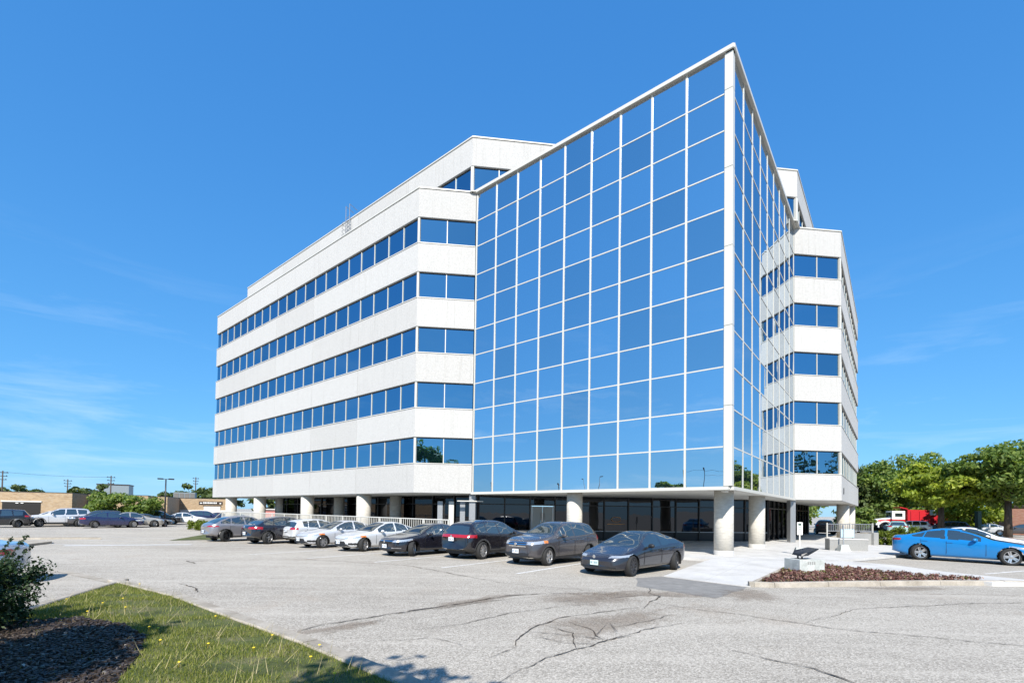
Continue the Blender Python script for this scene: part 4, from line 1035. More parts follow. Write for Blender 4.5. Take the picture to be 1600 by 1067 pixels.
saloon('saloon_sport', nosez=0.68, L=4.90, xf=0.96, xr=3.80, r=0.345, ra=0.39, w=0.93, spokes=5, n=220, bow=(0.26, 0.2),
      top=[(0, 0.58), (0.05, 0.68), (0.3, 0.78), (0.9, 0.90), (1.35, 0.97), (1.5, 1.01), (2.0, 1.24), (2.4, 1.38), (2.7, 1.43), (3.1, 1.435), (3.5, 1.37), (4.0, 1.20), (4.35, 1.11), (4.6, 1.09), (4.80, 1.08), (4.90, 0.92)],
      belt=[(0, 0.55), (0.4, 0.70), (1.0, 0.83), (2.0, 0.91), (3.2, 0.98), (4.1, 1.03), (4.7, 1.0), (4.90, 0.85)], bot=[(0, 0.24), (0.2, 0.18), (0.7, 0.17), (4.2, 0.18), (4.6, 0.27), (4.90, 0.36)],
      roofw=[(0, 0.6), (1.7, 0.66), (2.6, 0.57), (3.5, 0.56), (4.4, 0.64), (4.9, 0.6)], glass_x=(1.82, 4.06), pillars=[(2.85, 2.93, -0.1), (3.66, 3.70, 0.35)], ws=(1.42, 2.42), rw=(3.46, 4.22), xm=1.98, handles=(2.78, 3.6), seams=(1.66, 2.89, 3.74),
      zones=[('head', lambda x, y, z: (x < 1.0) & (y > 0.45) & (z > 0.60 + 0.1 * x) & (z < 0.68 + 0.1 * x)), ('grille', lambda x, y, z: (x < 0.4) & (y < 0.5) & (z > 0.28) & (z < 0.52)),
             ('cladding', lambda x, y, z: (z < 0.21)), ('tail', lambda x, y, z: (x > 4.45) & (y > 0.40) & (z > 0.86) & (z < 0.95))])
# hatchback seen from the rear
shape('hatch', L=4.26, w=0.90, r=0.325, ra=0.365, xf=0.87, xr=3.50, n=170, nose=(0.7, 0.64), tail_r=(0.4, 0.84), bow=(0.18, 0.10), rake=(0.0, -0.06),
      top=[(0, 0.64), (0.06, 0.74), (0.8, 0.92), (1.2, 0.99), (1.35, 1.03), (2.0, 1.37), (2.4, 1.465), (3.0, 1.475), (3.6, 1.42), (3.88, 1.36), (4.05, 1.14), (4.17, 0.98), (4.26, 0.86)],
      belt=[(0, 0.60), (0.4, 0.75), (1.2, 0.89), (2.5, 0.94), (3.6, 0.99), (4.05, 0.97), (4.26, 0.80)], bot=[(0, 0.26), (0.3, 0.20), (3.8, 0.22), (4.26, 0.36)],
      roofw=[(0, 0.6), (1.6, 0.66), (2.5, 0.60), (3.6, 0.58), (4.26, 0.66)], glass_x=(1.66, 3.58), pillars=[(2.58, 2.66, -0.1), (3.30, 3.34, 0.2)], gup=0.09, ws=(1.26, 2.06), rw=(3.90, 4.12), rww=0.97, xm=1.75, handles=(2.5, 3.25), seams=(1.5, 2.62, 3.40), spokes=5, plate_f=0.45, plate_r=0.80, badge=None,
      zones=[('tail', lambda x, y, z: (x > 3.92) & (y > 0.42) & (z > 0.84) & (z < 0.97)), ('head', lambda x, y, z: (x < 0.7) & (y > 0.5) & (z > 0.64) & (z < 0.76)), ('grille', lambda x, y, z: (x < 0.3) & (y < 0.5) & (z > 0.6) & (z < 0.68)), ('cladding', lambda x, y, z: (x > 4.0) & (z < 0.46) & (z > 0.38))])
# coupe-like crossovers seen from the rear
def coupe_suv(key, L=4.72, zones=(), **kw):
    d = dict(L=L, w=0.945, r=0.365, ra=0.41, xf=0.92, xr=3.78, n=170, nose=(0.7, 0.66), tail_r=(0.5, 0.76), bow=(0.18, 0.18), rake=(0.0, -0.05),
      top=[(0, 0.76), (0.1, 0.92), (1.1, 1.06), (1.3, 1.11), (2.0, 1.50), (2.4, 1.585), (2.9, 1.59), (3.5, 1.50), (3.95, 1.34), (4.3, 1.16), (4.5, 1.10), (L - 0.08, 1.06), (L, 0.92)],
      belt=[(0, 0.7), (0.4, 0.88), (1.2, 0.98), (3.0, 1.05), (4.0, 1.10), (4.4, 1.03), (L, 0.86)], bot=[(0, 0.34), (0.3, 0.26), (4.1, 0.27), (4.4, 0.35), (L, 0.44)],
      roofw=[(0, 0.6), (1.6, 0.68), (2.4, 0.62), (3.6, 0.58), (L, 0.66)], glass_x=(1.66, 4.05), pillars=[(2.62, 2.70, -0.1), (3.46, 3.51, 0.25)], gup=0.09, ws=(1.24, 2.04), rw=(3.62, 4.36), rww=0.95, xm=1.8, handles=(2.56, 3.42), seams=(1.56, 2.66, 3.54), spokes=5, plate_f=0.55, plate_r=0.62, badge=('r', 1.0), clad=(0.34, 0.03),
      zones=list(zones) + [('head', lambda x, y, z: (x < 0.7) & (y > 0.5) & (z > 0.74) & (z < 0.86)), ('grille', lambda x, y, z: (x < 0.3) & (y < 0.5) & (z > 0.5) & (z < 0.86))])
    d.update(kw); shape(key, **d)
coupe_suv('coupe_dark', zones=[('tail', lambda x, y, z: (x > 4.10) & (y > 0.36) & (z > 0.86) & (z < 1.0))])
coupe_suv('coupe_grey', L=4.70, zones=[('tail', lambda x, y, z: (x > 4.15) & (y > 0.42) & (z > 0.90) & (z < 0.98))], dark_rim=True)
# boxy crossovers for the far rows
shape('suv_plain', L=4.60, w=0.93, r=0.36, ra=0.42, xf=0.90, xr=3.60, n=120, nose=(0.6, 0.70), tail_r=(0.4, 0.80), bow=(0.16, 0.12), clad=(0.40, 0.07), rake=(0, -0.08),
      top=[(0, 0.86), (0.08, 1.0), (1.1, 1.10), (1.28, 1.14), (1.85, 1.52), (2.2, 1.65), (3.0, 1.68), (3.8, 1.64), (4.1, 1.58), (4.35, 1.25), (4.5, 1.10), (4.60, 0.95)],
      belt=[(0, 0.8), (0.4, 0.97), (1.4, 1.03), (3.0, 1.07), (4.0, 1.14), (4.35, 1.06), (4.60, 0.9)], bot=[(0, 0.36), (0.3, 0.27), (4.0, 0.28), (4.60, 0.42)],
      roofw=[(0, 0.6), (1.6, 0.70), (2.3, 0.64), (3.9, 0.61), (4.6, 0.64)], glass_x=(1.64, 3.98), pillars=[(2.50, 2.58, -0.1), (3.34, 3.42, 0.2)], gup=0.10, ws=(1.22, 1.98), rw=(4.10, 4.40), xm=1.76, handles=(2.45, 3.3), seams=(1.5, 2.54, 3.42), spokes=5, plate_f=0.55, plate_r=0.85, badge=None,
      zones=[('head', lambda x, y, z: (x < 0.6) & (y > 0.5) & (z > 0.82) & (z < 0.94)), ('grille', lambda x, y, z: (x < 0.3) & (y < 0.45) & (z > 0.5) & (z < 0.9)), ('tail', lambda x, y, z: (x > 4.1) & (y > 0.5) & (z > 0.98) & (z < 1.12))])

for nm, c, mt, rg in (('paint_graphite', (0.018, 0.018, 0.024), 0.15, 0.25), ('paint_slate', (0.055, 0.051, 0.055), 0.2, 0.26), ('paint_black', (0.008, 0.007, 0.010), 0.0, 0.2), ('paint_nightblue', (0.008, 0.008, 0.014), 0.0, 0.2),
                  ('paint_silver', (0.60, 0.615, 0.63), 0.25, 0.30), ('paint_pearl', (0.55, 0.56, 0.585), 0.3, 0.30), ('paint_grey', (0.26, 0.255, 0.275), 0.5, 0.30), ('paint_white', (0.70, 0.71, 0.72), 0.0, 0.3), ('paint_blue', (0.004, 0.19, 0.50), 0.25, 0.25),
                  ('paint_navy', (0.012, 0.014, 0.06), 0.1, 0.25), ('paint_beige', (0.42, 0.39, 0.35), 0.45, 0.3), ('paint_maroon', (0.07, 0.015, 0.022), 0.3, 0.3), ('paint_teal', (0.35, 0.50, 0.47), 0.3, 0.3), ('paint_ltblue', (0.28, 0.38, 0.50), 0.4, 0.3)):
    mat_paint(nm, c, mt, rg)

def hd(deg): return R(90 - deg)          # degrees clockwise from +Y, front to rear
ROW = 'cars parked in the row before the office block'
car('fastback_car', H['fastback'], 'paint_graphite', 'dark grey electric saloon parked nearest the concrete walkway', (3.75, 15.31), hd(46), ROW, ('f', -1), plate=[('f', 'plate_green')])
car('crossover_car', H['crossover'], 'paint_slate', 'grey crossover with chrome grille facing out beside the dark electric saloon', (1.19, 18.08), hd(43), ROW, ('f', -1), plate=[('f', 'plate_white')])
car('suv', H['suv_rear'], 'paint_black', 'black crossover backed toward the lot with full width red tail lamp', (-1.49, 20.19), hd(40) + math.pi, ROW, ('r', 1), plate=[('r', 'plate_white')])
car('saloon_car', H['saloon_black'], 'paint_nightblue', 'black saloon facing out between a silver saloon and the black crossover', (-4.68, 21.11), hd(40), ROW, ('f', -1), plate=[('f', 'plate_white')])
car('saloon_car', H['saloon_wedge'], 'paint_silver', 'silver saloon facing out next to the black saloon', (-7.55, 23.2), hd(40), ROW, ('f', -1), plate=[('f', 'plate_white')])
car('saloon_car', H['saloon_wedge'], 'paint_pearl', 'silver saloon facing out next to the pale hatchback', (-10.3, 24.9), hd(40), ROW, ('f', -1), plate=[('f', 'plate_white')])
car('hatchback', H['hatch'], 'paint_silver', 'pale silver hatchback parked with its rear toward the lot', (-12.45, 27.6), hd(39) + math.pi, ROW, ('r', 1), plate=[('r', 'plate_white')])
car('crossover_car', H['coupe_dark'], 'paint_nightblue', 'black crossover with red tail lamps beside the pale hatchback', (-14.4, 27.2), hd(38) + math.pi, ROW, ('r', 1), plate=[('r', 'plate_white')])
car('crossover_car', H['coupe_grey'], 'paint_grey', 'grey crossover at the far left end of the row', (-17.8, 28.7), hd(38) + math.pi, ROW, ('r', 1), plate=[('r', 'plate_white')])
# right hand lot
car('sports_saloon', H['saloon_sport'], 'paint_blue', 'bright blue low saloon in the right hand lot', (20.9, 24.2), hd(-42), None, ('r', -1), scale=1.08)
car('white_saloon', H['saloon_plain'], 'paint_white', 'white saloon with dark roof behind the bright blue saloon', (26.6, 29.3), hd(-42), None, ('r', -1), scale=1.05)
car('small_crossover', H['suv_plain'], 'paint_teal', 'pale green crossover behind the clipped hedge', (43.0, 52.0), hd(39) + math.pi, None, ('r', 1))
RB = 'cars in the back row on the right'
for k, (x, y, sh, pt, lb) in enumerate(((52.3, 61.0, 'suv_plain', 'paint_white', 'white crossover below the red dump truck'), (56.6, 60.4, 'suv_plain', 'paint_slate', 'grey crossover right of the white one below the truck'),
        (61.0, 60.0, 'saloon_plain', 'paint_silver', 'silver saloon behind the trunk of the yellow green tree'), (65.4, 59.8, 'saloon_plain', 'paint_slate', 'dark grey saloon at the right end of the back row'))):
    car('parked_car', H[sh], pt, lb, (x, y), hd(-50) + math.pi, RB, ('r', 1))
car('parked_car', H['suv_plain'], 'paint_slate', 'dark crossover seen through the passage under the right wing', (35.5, 53.0), hd(35) + math.pi, None, ('r', 1))
# left hand lot
LB = 'cars parked in the left hand lot'
car('silver_suv', H['suv_plain'], 'paint_pearl', 'silver crossover parked side on in the left lot', (-45.8, 45.0), hd(47), LB, ('f', -1), scale=1.10)
car('black_car', H['suv_plain'], 'paint_black', 'black car cut by the left picture edge', (-46.0, 43.2), hd(47), LB, ('r', -1))
car('white_car', H['saloon_plain'], 'paint_white', 'white saloon between the black car and the silver crossover', (-48.6, 46.6), hd(47), LB, ('f', -1), scale=1.05)
car('dark_car', H['suv_plain'], 'paint_slate', 'dark crossover at the tail of the silver crossover', (-41.6, 48.6), hd(42), LB, ('r', -1))
car('navy_car', H['saloon_plain'], 'paint_navy', 'navy blue saloon right of the silver crossover', (-37.9, 46.4), hd(46) + math.pi, LB, ('f', 1), scale=1.05)
car('beige_car', H['saloon_plain'], 'paint_beige', 'beige saloon right of the navy saloon', (-37.4, 48.4), hd(46) + math.pi, LB, ('f', 1), scale=1.05)
car('dark_car', H['saloon_plain'], 'paint_slate', 'dark grey saloon nearest the light pole', (-37.2, 49.6), hd(30) + math.pi, LB, ('f', 1), scale=0.95)
FBK = 'cars parked along the brick building'
for (x, y, sh, pt, lb) in ((-42.6, 54.6, 'suv_plain', 'paint_white', 'white crossover left of the light pole by the brick building'), (-41.6, 56.6, 'suv_plain', 'paint_black', 'black crossover just left of the light pole base'),
        (-39.6, 58.6, 'saloon_plain', 'paint_white', 'white saloon just right of the light pole'), (-39.9, 62.6, 'suv_plain', 'paint_navy', 'blue crossover before the white painted wall base'),
        (-40.2, 66.4, 'saloon_plain', 'paint_maroon', 'dark red saloon under the shop sign'), (-38.0, 66.6, 'saloon_plain', 'paint_black', 'black saloon right of the dark red one')):
    car('parked_car', H[sh], pt, lb, (x, y), hd(60) + math.pi, FBK, ('f', 1))
car('parked_car', H['saloon_plain'], 'paint_ltblue', 'pale blue car half hidden behind the dark bush', (-13.6, 11.2), hd(62), None, ('r', -1))

# ------------------------------------------------------------------ vegetation
def leaf_cloud(name, centers, radii, n, size, mat, seed, parent=None, flat=0.35, shell=0.55, squash=(1, 1, 1), aspect=0.6, kind=None):
    """leaf-sized quads spread round clump centres; clump weight follows its radius"""
    r = np.random.default_rng(seed); C = np.array(centers, float); Rd = np.array(radii, float)
    w = Rd ** 2; w /= w.sum(); idx = r.choice(len(C), n, p=w)
    d = r.normal(size=(n, 3)); d /= np.linalg.norm(d, axis=1)[:, None]
    rad = Rd[idx] * (shell + (1 - shell) * r.random(n)) * (0.85 + 0.3 * r.random(n))
    P = C[idx] + d * rad[:, None] * np.array(squash)
    nrm = d * 0.7 + r.normal(size=(n, 3)) * 0.55 + np.array([0, 0, flat]); nrm /= np.linalg.norm(nrm, axis=1)[:, None]
    t = np.cross(nrm, r.normal(size=(n, 3))); t /= np.linalg.norm(t, axis=1)[:, None] + 1e-9; b = np.cross(nrm, t)
    s = size * (0.6 + 0.8 * r.random(n))[:, None]
    v = np.stack([P - t * s, P - b * s * aspect * 0.9 + nrm * s * 0.12, P + t * s, P + b * s * aspect * 0.9 + nrm * s * 0.12], 1).reshape(-1, 3)
    me = bpy.data.meshes.new(name); nf = n
    me.vertices.add(len(v)); me.vertices.foreach_set('co', v.astype(np.float32).ravel())
    me.loops.add(4 * nf); me.loops.foreach_set('vertex_index', np.arange(4 * nf, dtype=np.int32))
    me.polygons.add(nf); me.polygons.foreach_set('loop_start', np.arange(0, 4 * nf, 4, dtype=np.int32))
    me.update(calc_edges=True); me.validate()
    o = link(name, me, mat, parent)
    if kind: o['kind'] = kind
    return o
def tree(name, label, loc_, height, rx, crown_lo, mat, seed, n=4200, leaf=0.30, clumps=46, trunk_r=0.22, ry=None, group=None, round_top=0.6):
    r = random.Random(seed); e = empty(name, (loc_[0], loc_[1], 0), 0, label, 'tree', group)
    zc = (height + crown_lo) / 2; rz_ = (height - crown_lo) / 2; ry = ry or rx
    cs, rs = [], []
    for _ in range(clumps):
        while True:
            x, y, z = r.uniform(-1, 1), r.uniform(-1, 1), r.uniform(-1, 1); q = x * x + y * y + (z * (1.0 if z < 0 else 1 / (0.7 + 0.5 * round_top))) ** 2
            if 0.12 < q < 1.0: break
        k = r.uniform(0.80, 1.04)
        cs.append((x * rx * k, y * ry * k, zc + z * rz_ * k)); rs.append(r.uniform(0.14, 0.30) * (rx + rz_) * 0.62)
    leaf_cloud('crown', cs, rs, n, leaf, mat, seed, e, shell=0.45, squash=(1.05, 1.05, 0.62))
    mb = MB(); fork = crown_lo + (height - crown_lo) * 0.18
    mb.tube([(0, 0, -0.05), (r.uniform(-.05, .05), r.uniform(-.05, .05), fork * 0.5), (r.uniform(-.1, .1), r.uniform(-.1, .1), fork)], [trunk_r * 1.25, trunk_r, trunk_r * 0.85], 9)
    for k in range(9):
        c = Vector(cs[k * len(cs) // 9]); m = Vector((c.x * 0.45, c.y * 0.45, fork + (c.z - fork) * 0.6))
        mb.tube([(0, 0, fork * 0.82), m, c], [trunk_r * 0.5, trunk_r * 0.28, 0.03], 6)
    mb.build('trunk', 'bark', e, True)
    return e
def conifer(name, label, loc_, height, rad, seed, n=5200, group=None, leaf=0.30):
    r = np.random.default_rng(seed); e = empty(name, (loc_[0], loc_[1], 0), 0, label, 'tree', group)
    cs, rs = [], []
    for k in range(26):
        t = k / 26; z = 0.8 + (height - 1.0) * t; R0 = rad * (1 - t) ** 0.85 + 0.15
        m = max(3, int(9 * (1 - t)) + 2)
        for j in range(m):
            a = 2 * math.pi * (j + r.random()) / m; q = R0 * (0.55 + 0.5 * r.random()); cs.append((q * math.cos(a), q * math.sin(a), z - 0.25 * q + 0.25 * r.random())); rs.append(0.28 * R0 + 0.16)
    leaf_cloud('crown', cs, rs, n, leaf, 'leaf_dark', seed, e, flat=0.1, shell=0.2, squash=(1.2, 1.2, 0.45), aspect=0.45)
    mb = MB(); mb.tube([(0, 0, -0.05), (0, 0, height * 0.5), (0, 0, height)], [0.28, 0.16, 0.02], 8); mb.build('trunk', 'bark', e, True)
    return e

TR = 'trees beyond the right hand lot'
conifer('spruce_tree', 'dark evergreen beside the right end of the office block', (54.5, 75.5), 10.4, 3.6, 3, 6500, TR, leaf=0.34)
tree('maple_tree', 'yellow green broad tree in front of the red dump truck', (51.6, 57.6), 8.6, 5.1, 3.5, 'leaf_maple', 5, 14000, 0.24, 84, 0.30, group=TR)
tree('maple_tree', 'tall dark green tree at the right picture edge', (54.4, 52.4), 10.0, 5.4, 3.4, 'leaf_green', 9, 15000, 0.23, 90, 0.32, group=TR)
tree('maple_tree', 'mid green tree between the evergreen and the yellow green tree', (59.5, 77.0), 11.0, 6.2, 1.6, 'leaf_green', 12, 10000, 0.28, 70, 0.28, group=TR)
tree('maple_tree', 'grey green tree rising behind the yellow green tree', (69.5, 80.0), 13.0, 6.4, 2.0, 'leaf_green', 17, 10000, 0.28, 70, 0.28, group=TR)
tree('shrub_tree', 'bright green low tree between the two broad trees', (60.4, 63.2), 5.6, 4.2, 0.6, 'leaf_maple', 21, 8000, 0.22, 60, 0.16, group=TR)
tree('shrub_tree', 'dark low tree under the dark evergreen', (43.6, 60.5), 3.4, 1.9, 0.3, 'leaf_green', 22, 3000, 0.22, 36, 0.14, group=TR)
tree('maple_tree', 'olive tree behind the passage under the right wing', (43.0, 74.0), 8.5, 4.6, 0.8, 'leaf_green', 23, 5000, 0.30, 46, 0.26, group=TR)
tree('maple_tree', 'far tree low behind the mid green tree', (66.0, 88.0), 9.0, 6.5, 0.4, 'leaf_green', 24, 4600, 0.36, 46, 0.26, group=TR)
tree('maple_tree', 'far tree behind the dark green tree at the right edge', (78.0, 76.0), 9.0, 6.5, 0.4, 'leaf_green', 25, 5000, 0.36, 46, 0.26, group=TR)
tree('maple_tree', 'far tree outside the right picture edge', (92.0, 72.0), 9.0, 7.0, 0.4, 'leaf_green', 26, 4000, 0.4, 40, 0.26, group=TR)
# left
tree('crab_apple_tree', 'low wide rounded tree in front of the brick building', (-45.0, 53.6), 3.5, 4.2, 1.0, 'leaf_green', 31, 8000, 0.16, 64, 0.13, ry=3.0)
FT = 'far trees over the brick roof'
for k, (x, y, h, rx) in enumerate(((-155, 150, 9.4, 5.0), (-128, 140, 9.6, 4.5), (-104, 150, 9.2, 9.0), (-96, 150, 8.6, 8.0), (-170, 155, 8.6, 7.0), (-86, 160, 8.0, 8.0))):
    tree('far_tree', ['leftmost far tree over the brick roof', 'far dark tree over the first brick step', 'far dark tree left of the light pole', 'far dark tree just right of its neighbour by the light pole', 'far tree at the left picture edge over the brick roof', 'far tree behind the rooftop unit'][k], (x, y), h, rx, 0.5, 'leaf_dark', 40 + k, 1200, 0.7, 20, 0.3, group=FT)
# behind the photographer: seen only mirrored in the glass and as shadows on the ground
BT = 'trees behind the photographer'
tree('street_tree', 'tree casting its shadow on the near grass', (-2.3, -3.7), 7.6, 2.8, 2.9, 'leaf_green', 51, 6000, 0.16, 46, 0.18, group=BT)
tree('street_tree', 'second tree casting its shadow on the bark mulch', (-7.5, -0.3), 6.4, 2.3, 2.2, 'leaf_green', 50, 5000, 0.15, 44, 0.16, group=BT)
tree('street_tree', 'tree mirrored in the lowest windows of the left facet', (-4.6, -12.5), 13.0, 4.4, 3.5, 'leaf_green', 52, 5600, 0.24, 46, 0.26, group=BT)
tree('street_tree', 'small tree mirrored low in the glass prism', (-61.0, -18.0), 9.4, 3.4, 3.0, 'leaf_green', 53, 2600, 0.4, 30, 0.3, group=BT)
conifer('spruce_tree', 'evergreen mirrored in the left pane of the right facet', (48.6, 5.5), 12.6, 4.0, 54, 6000, BT)
conifer('spruce_tree', 'evergreen mirrored in the right pane of the right facet', (53.5, 7.6), 14.0, 5.6, 55, 7000, BT)
for k, (x, y) in enumerate(((58.0, 20.0), (63.0, 30.0))):
    conifer('spruce_tree', ['evergreen farther right of the mirrored pair', 'evergreen beyond the right lot out of frame'][k], (x, y), 11.5, 4.2, 56 + k, 4000, BT)

# hedges
def hedge(name, label, c, l, w, h, rz, mat, seed, n, leaf):
    e = empty(name, (c[0], c[1], 0), rz, label, 'hedge'); r = random.Random(seed); cs, rs = [], []
    for _ in range(60):
        cs.append((r.uniform(-.5, .5) * (l - 0.4), r.uniform(-.5, .5) * (w - 0.4), r.uniform(0.15, h - 0.15))); rs.append(0.26)
    leaf_cloud('foliage', cs, rs, n, leaf, mat, seed, e, shell=0.5)
    mb = MB()
    for k in range(5): mb.tube([(l * (k - 2) / 6, 0, -0.02), (l * (k - 2) / 6 + 0.05, 0.04, h * 0.7)], [0.025, 0.01], 5)
    mb.build('stems', 'bark', e)
hedge('clipped_hedge', 'clipped yellow green hedge beside the grey wall on the right', (26.0, 32.4), 2.6, 1.6, 1.45, R(-48), 'leaf_hedge', 61, 7600, 0.06)
hedge('clipped_hedge', 'yellow green hedge before the ramp at the far left', W(43.6, -6.4), 4.2, 1.4, 0.85, B_RZ + R(90), 'leaf_hedge', 62, 4200, 0.075)

# foreground bush
bush = empty('dark_bush', (-8.75, 7.2, 0.09), 0, 'dark green leafy bush at the left picture edge', 'bush')
r_ = random.Random(71); cs = []; rs = []
for _ in range(95):
    a = r_.uniform(0, 6.28); q = 0.92 * math.sqrt(r_.random()); z = r_.uniform(0.12, 1.05) * (1 - 0.25 * q)
    cs.append((q * math.cos(a), q * math.sin(a), z)); rs.append(r_.uniform(0.13, 0.24))
bush.scale = (1.08, 1.08, 1.14)
leaf_cloud('foliage', cs, rs, 26000, 0.028, 'leaf_bush', 72, bush, shell=0.25, aspect=0.55)
mb = MB(); tips = []
for k in range(18):
    a = r_.uniform(0, 6.28); q = r_.uniform(0.4, 1.0); b_ = (0.35 * math.cos(a) * r_.random(), 0.35 * math.sin(a) * r_.random(), 0)
    t = (q * math.cos(a), q * math.sin(a), r_.uniform(0.75, 1.28)); m = (t[0] * 0.6, t[1] * 0.6, t[2] * 0.55)
    mb.tube([b_, m, t], [0.014, 0.008, 0.003], 5)
    for j in range(7):
        u_ = 0.55 + 0.45 * j / 6; tips.append(tuple(Vector(m).lerp(Vector(t), (u_ - 0.5) * 2)))
mb.build('stems', 'bark', bush)
leaf_cloud('sprig_leaves', tips, [0.045] * len(tips), 1500, 0.024, 'leaf_bush', 73, bush, shell=0.2)

# grass, weeds and bark mulch on the near island
def inside(pt, poly):
    x, y = pt; c = False; n = len(poly)
    for i in range(n):
        (x1, y1), (x2, y2) = poly[i], poly[i - 1]
        if (y1 > y) != (y2 > y) and x < (x2 - x1) * (y - y1) / (y2 - y1) + x1: c = not c
    return c
gr = np.random.default_rng(81)
def scatter(poly, n, excl=None, keep=None):
    xs = [p[0] for p in poly]; ys = [p[1] for p in poly]; out = []
    while len(out) < n:
        p = (gr.uniform(min(xs), max(xs)), gr.uniform(max(3.4, min(ys)), max(ys)))
        if p[0] < -1.25 * p[1]: continue
        if not inside(p, poly): continue
        if excl and inside(p, excl) and gr.random() > 0.035: continue
        out.append(p)
    return out
def blades(name, pts, h, w, mat, z0, lean=0.5, seed=0, parent=None):
    r = np.random.default_rng(seed); P = np.array(pts); n = len(P); a = r.uniform(0, 6.283, n); hh = h * (0.5 + r.random(n)); ln = lean * hh * r.random(n); b = a + r.normal(size=n) * 0.8
    dx, dy = np.cos(a) * w, np.sin(a) * w
    base = np.stack([P[:, 0], P[:, 1], np.full(n, z0)], 1)
    v = np.stack([base + np.stack([dx, dy, 0 * dx], 1), base - np.stack([dx, dy, 0 * dx], 1), base + np.stack([-np.sin(b) * ln, np.cos(b) * ln, hh], 1)], 1).reshape(-1, 3)
    me = bpy.data.meshes.new(name); me.vertices.add(3 * n); me.vertices.foreach_set('co', v.astype(np.float32).ravel())
    me.loops.add(3 * n); me.loops.foreach_set('vertex_index', np.arange(3 * n, dtype=np.int32)); me.polygons.add(n); me.polygons.foreach_set('loop_start', np.arange(0, 3 * n, 3, dtype=np.int32))
    me.update(calc_edges=True); o = link(name, me, mat, parent); o['kind'] = 'stuff'; return o
g_pts = scatter(turf_pts, 50000, bed_pts)
# bare patches where soil shows
hole = [(-6.4, 8.9, 0.9), (-3.0, 5.9, 0.6), (-5.2, 8.0, 0.6), (-3.9, 7.0, 0.4), (-7.9, 9.6, 0.5), (-8.6, 10.4, 0.4), (-2.2, 5.4, 0.4)]
g_pts = [p for p in g_pts if not any((p[0] - hx) ** 2 / (hr * 1.6) ** 2 + (p[1] - hy) ** 2 / (hr * 0.6) ** 2 < gr.uniform(0.5, 1.1) and gr.random() < 0.82 for hx, hy, hr in hole)]
o = blades('grass', g_pts, 0.042, 0.0042, 'grass_blade', 0.085, 0.9, 1); tag(o, 'short patchy lawn on the kerbed island in the foreground', 'grass')
stalk = scatter(turf_pts, 260, bed_pts)
plain('straw', (0.40, 0.34, 0.18), 0.8)
o = blades('dry_stalks', stalk, 0.22, 0.004, 'straw', 0.085, 1.2, 2); tag(o, 'thin dry weed stalks standing in the foreground lawn', 'weeds')
dm = MB()
for p in scatter(turf_pts, 26, bed_pts):
    h_ = gr.uniform(0.05, 0.10)
    for k in range(2):
        dm.tube([(p[0], p[1], 0.085), (p[0] + 0.01, p[1], 0.085 + h_)], [0.002, 0.002], 4)
    lm = lathe_mesh([(0.002, 0), (0.020, 0.004), (0.016, 0.012), (0.004, 0.016)], 8, False)
    dm.add([(v.co.x + p[0] + 0.01, v.co.y + p[1], v.co.z + 0.085 + h_) for v in lm.vertices], [tuple(f.vertices) for f in lm.polygons])
o = dm.build('dandelions', 'dandelion'); tag(o, 'small yellow dandelion heads dotted over the foreground lawn', 'flowers', kind='stuff')
chips = MB()
for p in scatter(bed_pts, 5200):
    l, w, h_ = gr.uniform(0.025, 0.085), gr.uniform(0.012, 0.032), gr.uniform(0.006, 0.016)
    a = gr.uniform(0, 6.28); ca, sa = math.cos(a), math.sin(a); tz = gr.uniform(-0.02, 0.025); z = 0.097 + h_
    v = [(p[0] + x * ca - y * sa, p[1] + x * sa + y * ca, z + zz + tz * x / l) for zz in (-h_, h_) for x, y in ((-l / 2, -w / 2), (l / 2, -w / 2.6), (l / 2.2, w / 2), (-l / 2.3, w / 2.4))]
    chips.add(v, [(3, 2, 1, 0), (4, 5, 6, 7), (0, 1, 5, 4), (1, 2, 6, 5), (2, 3, 7, 6), (3, 0, 4, 7)])
o = chips.build('bark_chips', 'mulch'); tag(o, 'dark bark chips in the shaded planting bed at lower left', 'mulch', kind='stuff')

# ground cover in the triangular bed
pts = []
while len(pts) < 900:
    p = (gr.uniform(6.9, 14.7), gr.uniform(13.5, 19.3))
    if inside(p, BED): pts.append((p[0], p[1], 0.13 + 0.05 * gr.random()))
o = leaf_cloud('ground_cover', pts, [0.10] * len(pts), 15000, 0.036, 'leaf_red', 91, None, flat=0.6, shell=0.2, squash=(1, 1, 0.7), kind='stuff'); tag(o, 'dark red leafy ground cover filling the triangular kerbed bed', 'ground cover')
pts2 = [p for p in pts if gr.random() < 0.10]
o = leaf_cloud('green_weeds', pts2, [0.09] * len(pts2), 1500, 0.030, 'leaf_hedge', 92, None, flat=0.6, shell=0.2, squash=(1, 1, 0.8), kind='stuff'); tag(o, 'green weeds scattered among the dark red ground cover', 'weeds')

# ------------------------------------------------------------------ street furniture on the right
fl = empty('concrete_block', (9.95, 16.45, 0.08), R(12), 'pale concrete block standing in the triangular bed', 'block')
blk = prism('block', [(-0.5, -0.36), (0.5, -0.36), (0.47, 0.36), (-0.47, 0.36)], 0, 0.47, 'block', fl)
for k in range(4): box('cast_mark', 0.05, 0.008, 0.10, (-0.16 + 0.085 * k, -0.364, 0.36), 'ramp_wall', fl)
f2 = empty('floodlight', (9.95, 16.45, 0.55), R(12), 'black flat floodlight tilted on the concrete block', 'floodlight')
v = [(-0.30, -0.22, 0.10), (-0.12, -0.30, 0.13), (0.42, -0.20, 0.34), (0.40, 0.24, 0.36), (-0.14, 0.30, 0.20), (-0.32, 0.18, 0.14), (-0.28, -0.20, 0.17), (-0.12, -0.28, 0.24), (0.42, -0.20, 0.37), (0.40, 0.24, 0.39), (-0.14, 0.28, 0.28), (-0.30, 0.16, 0.20)]
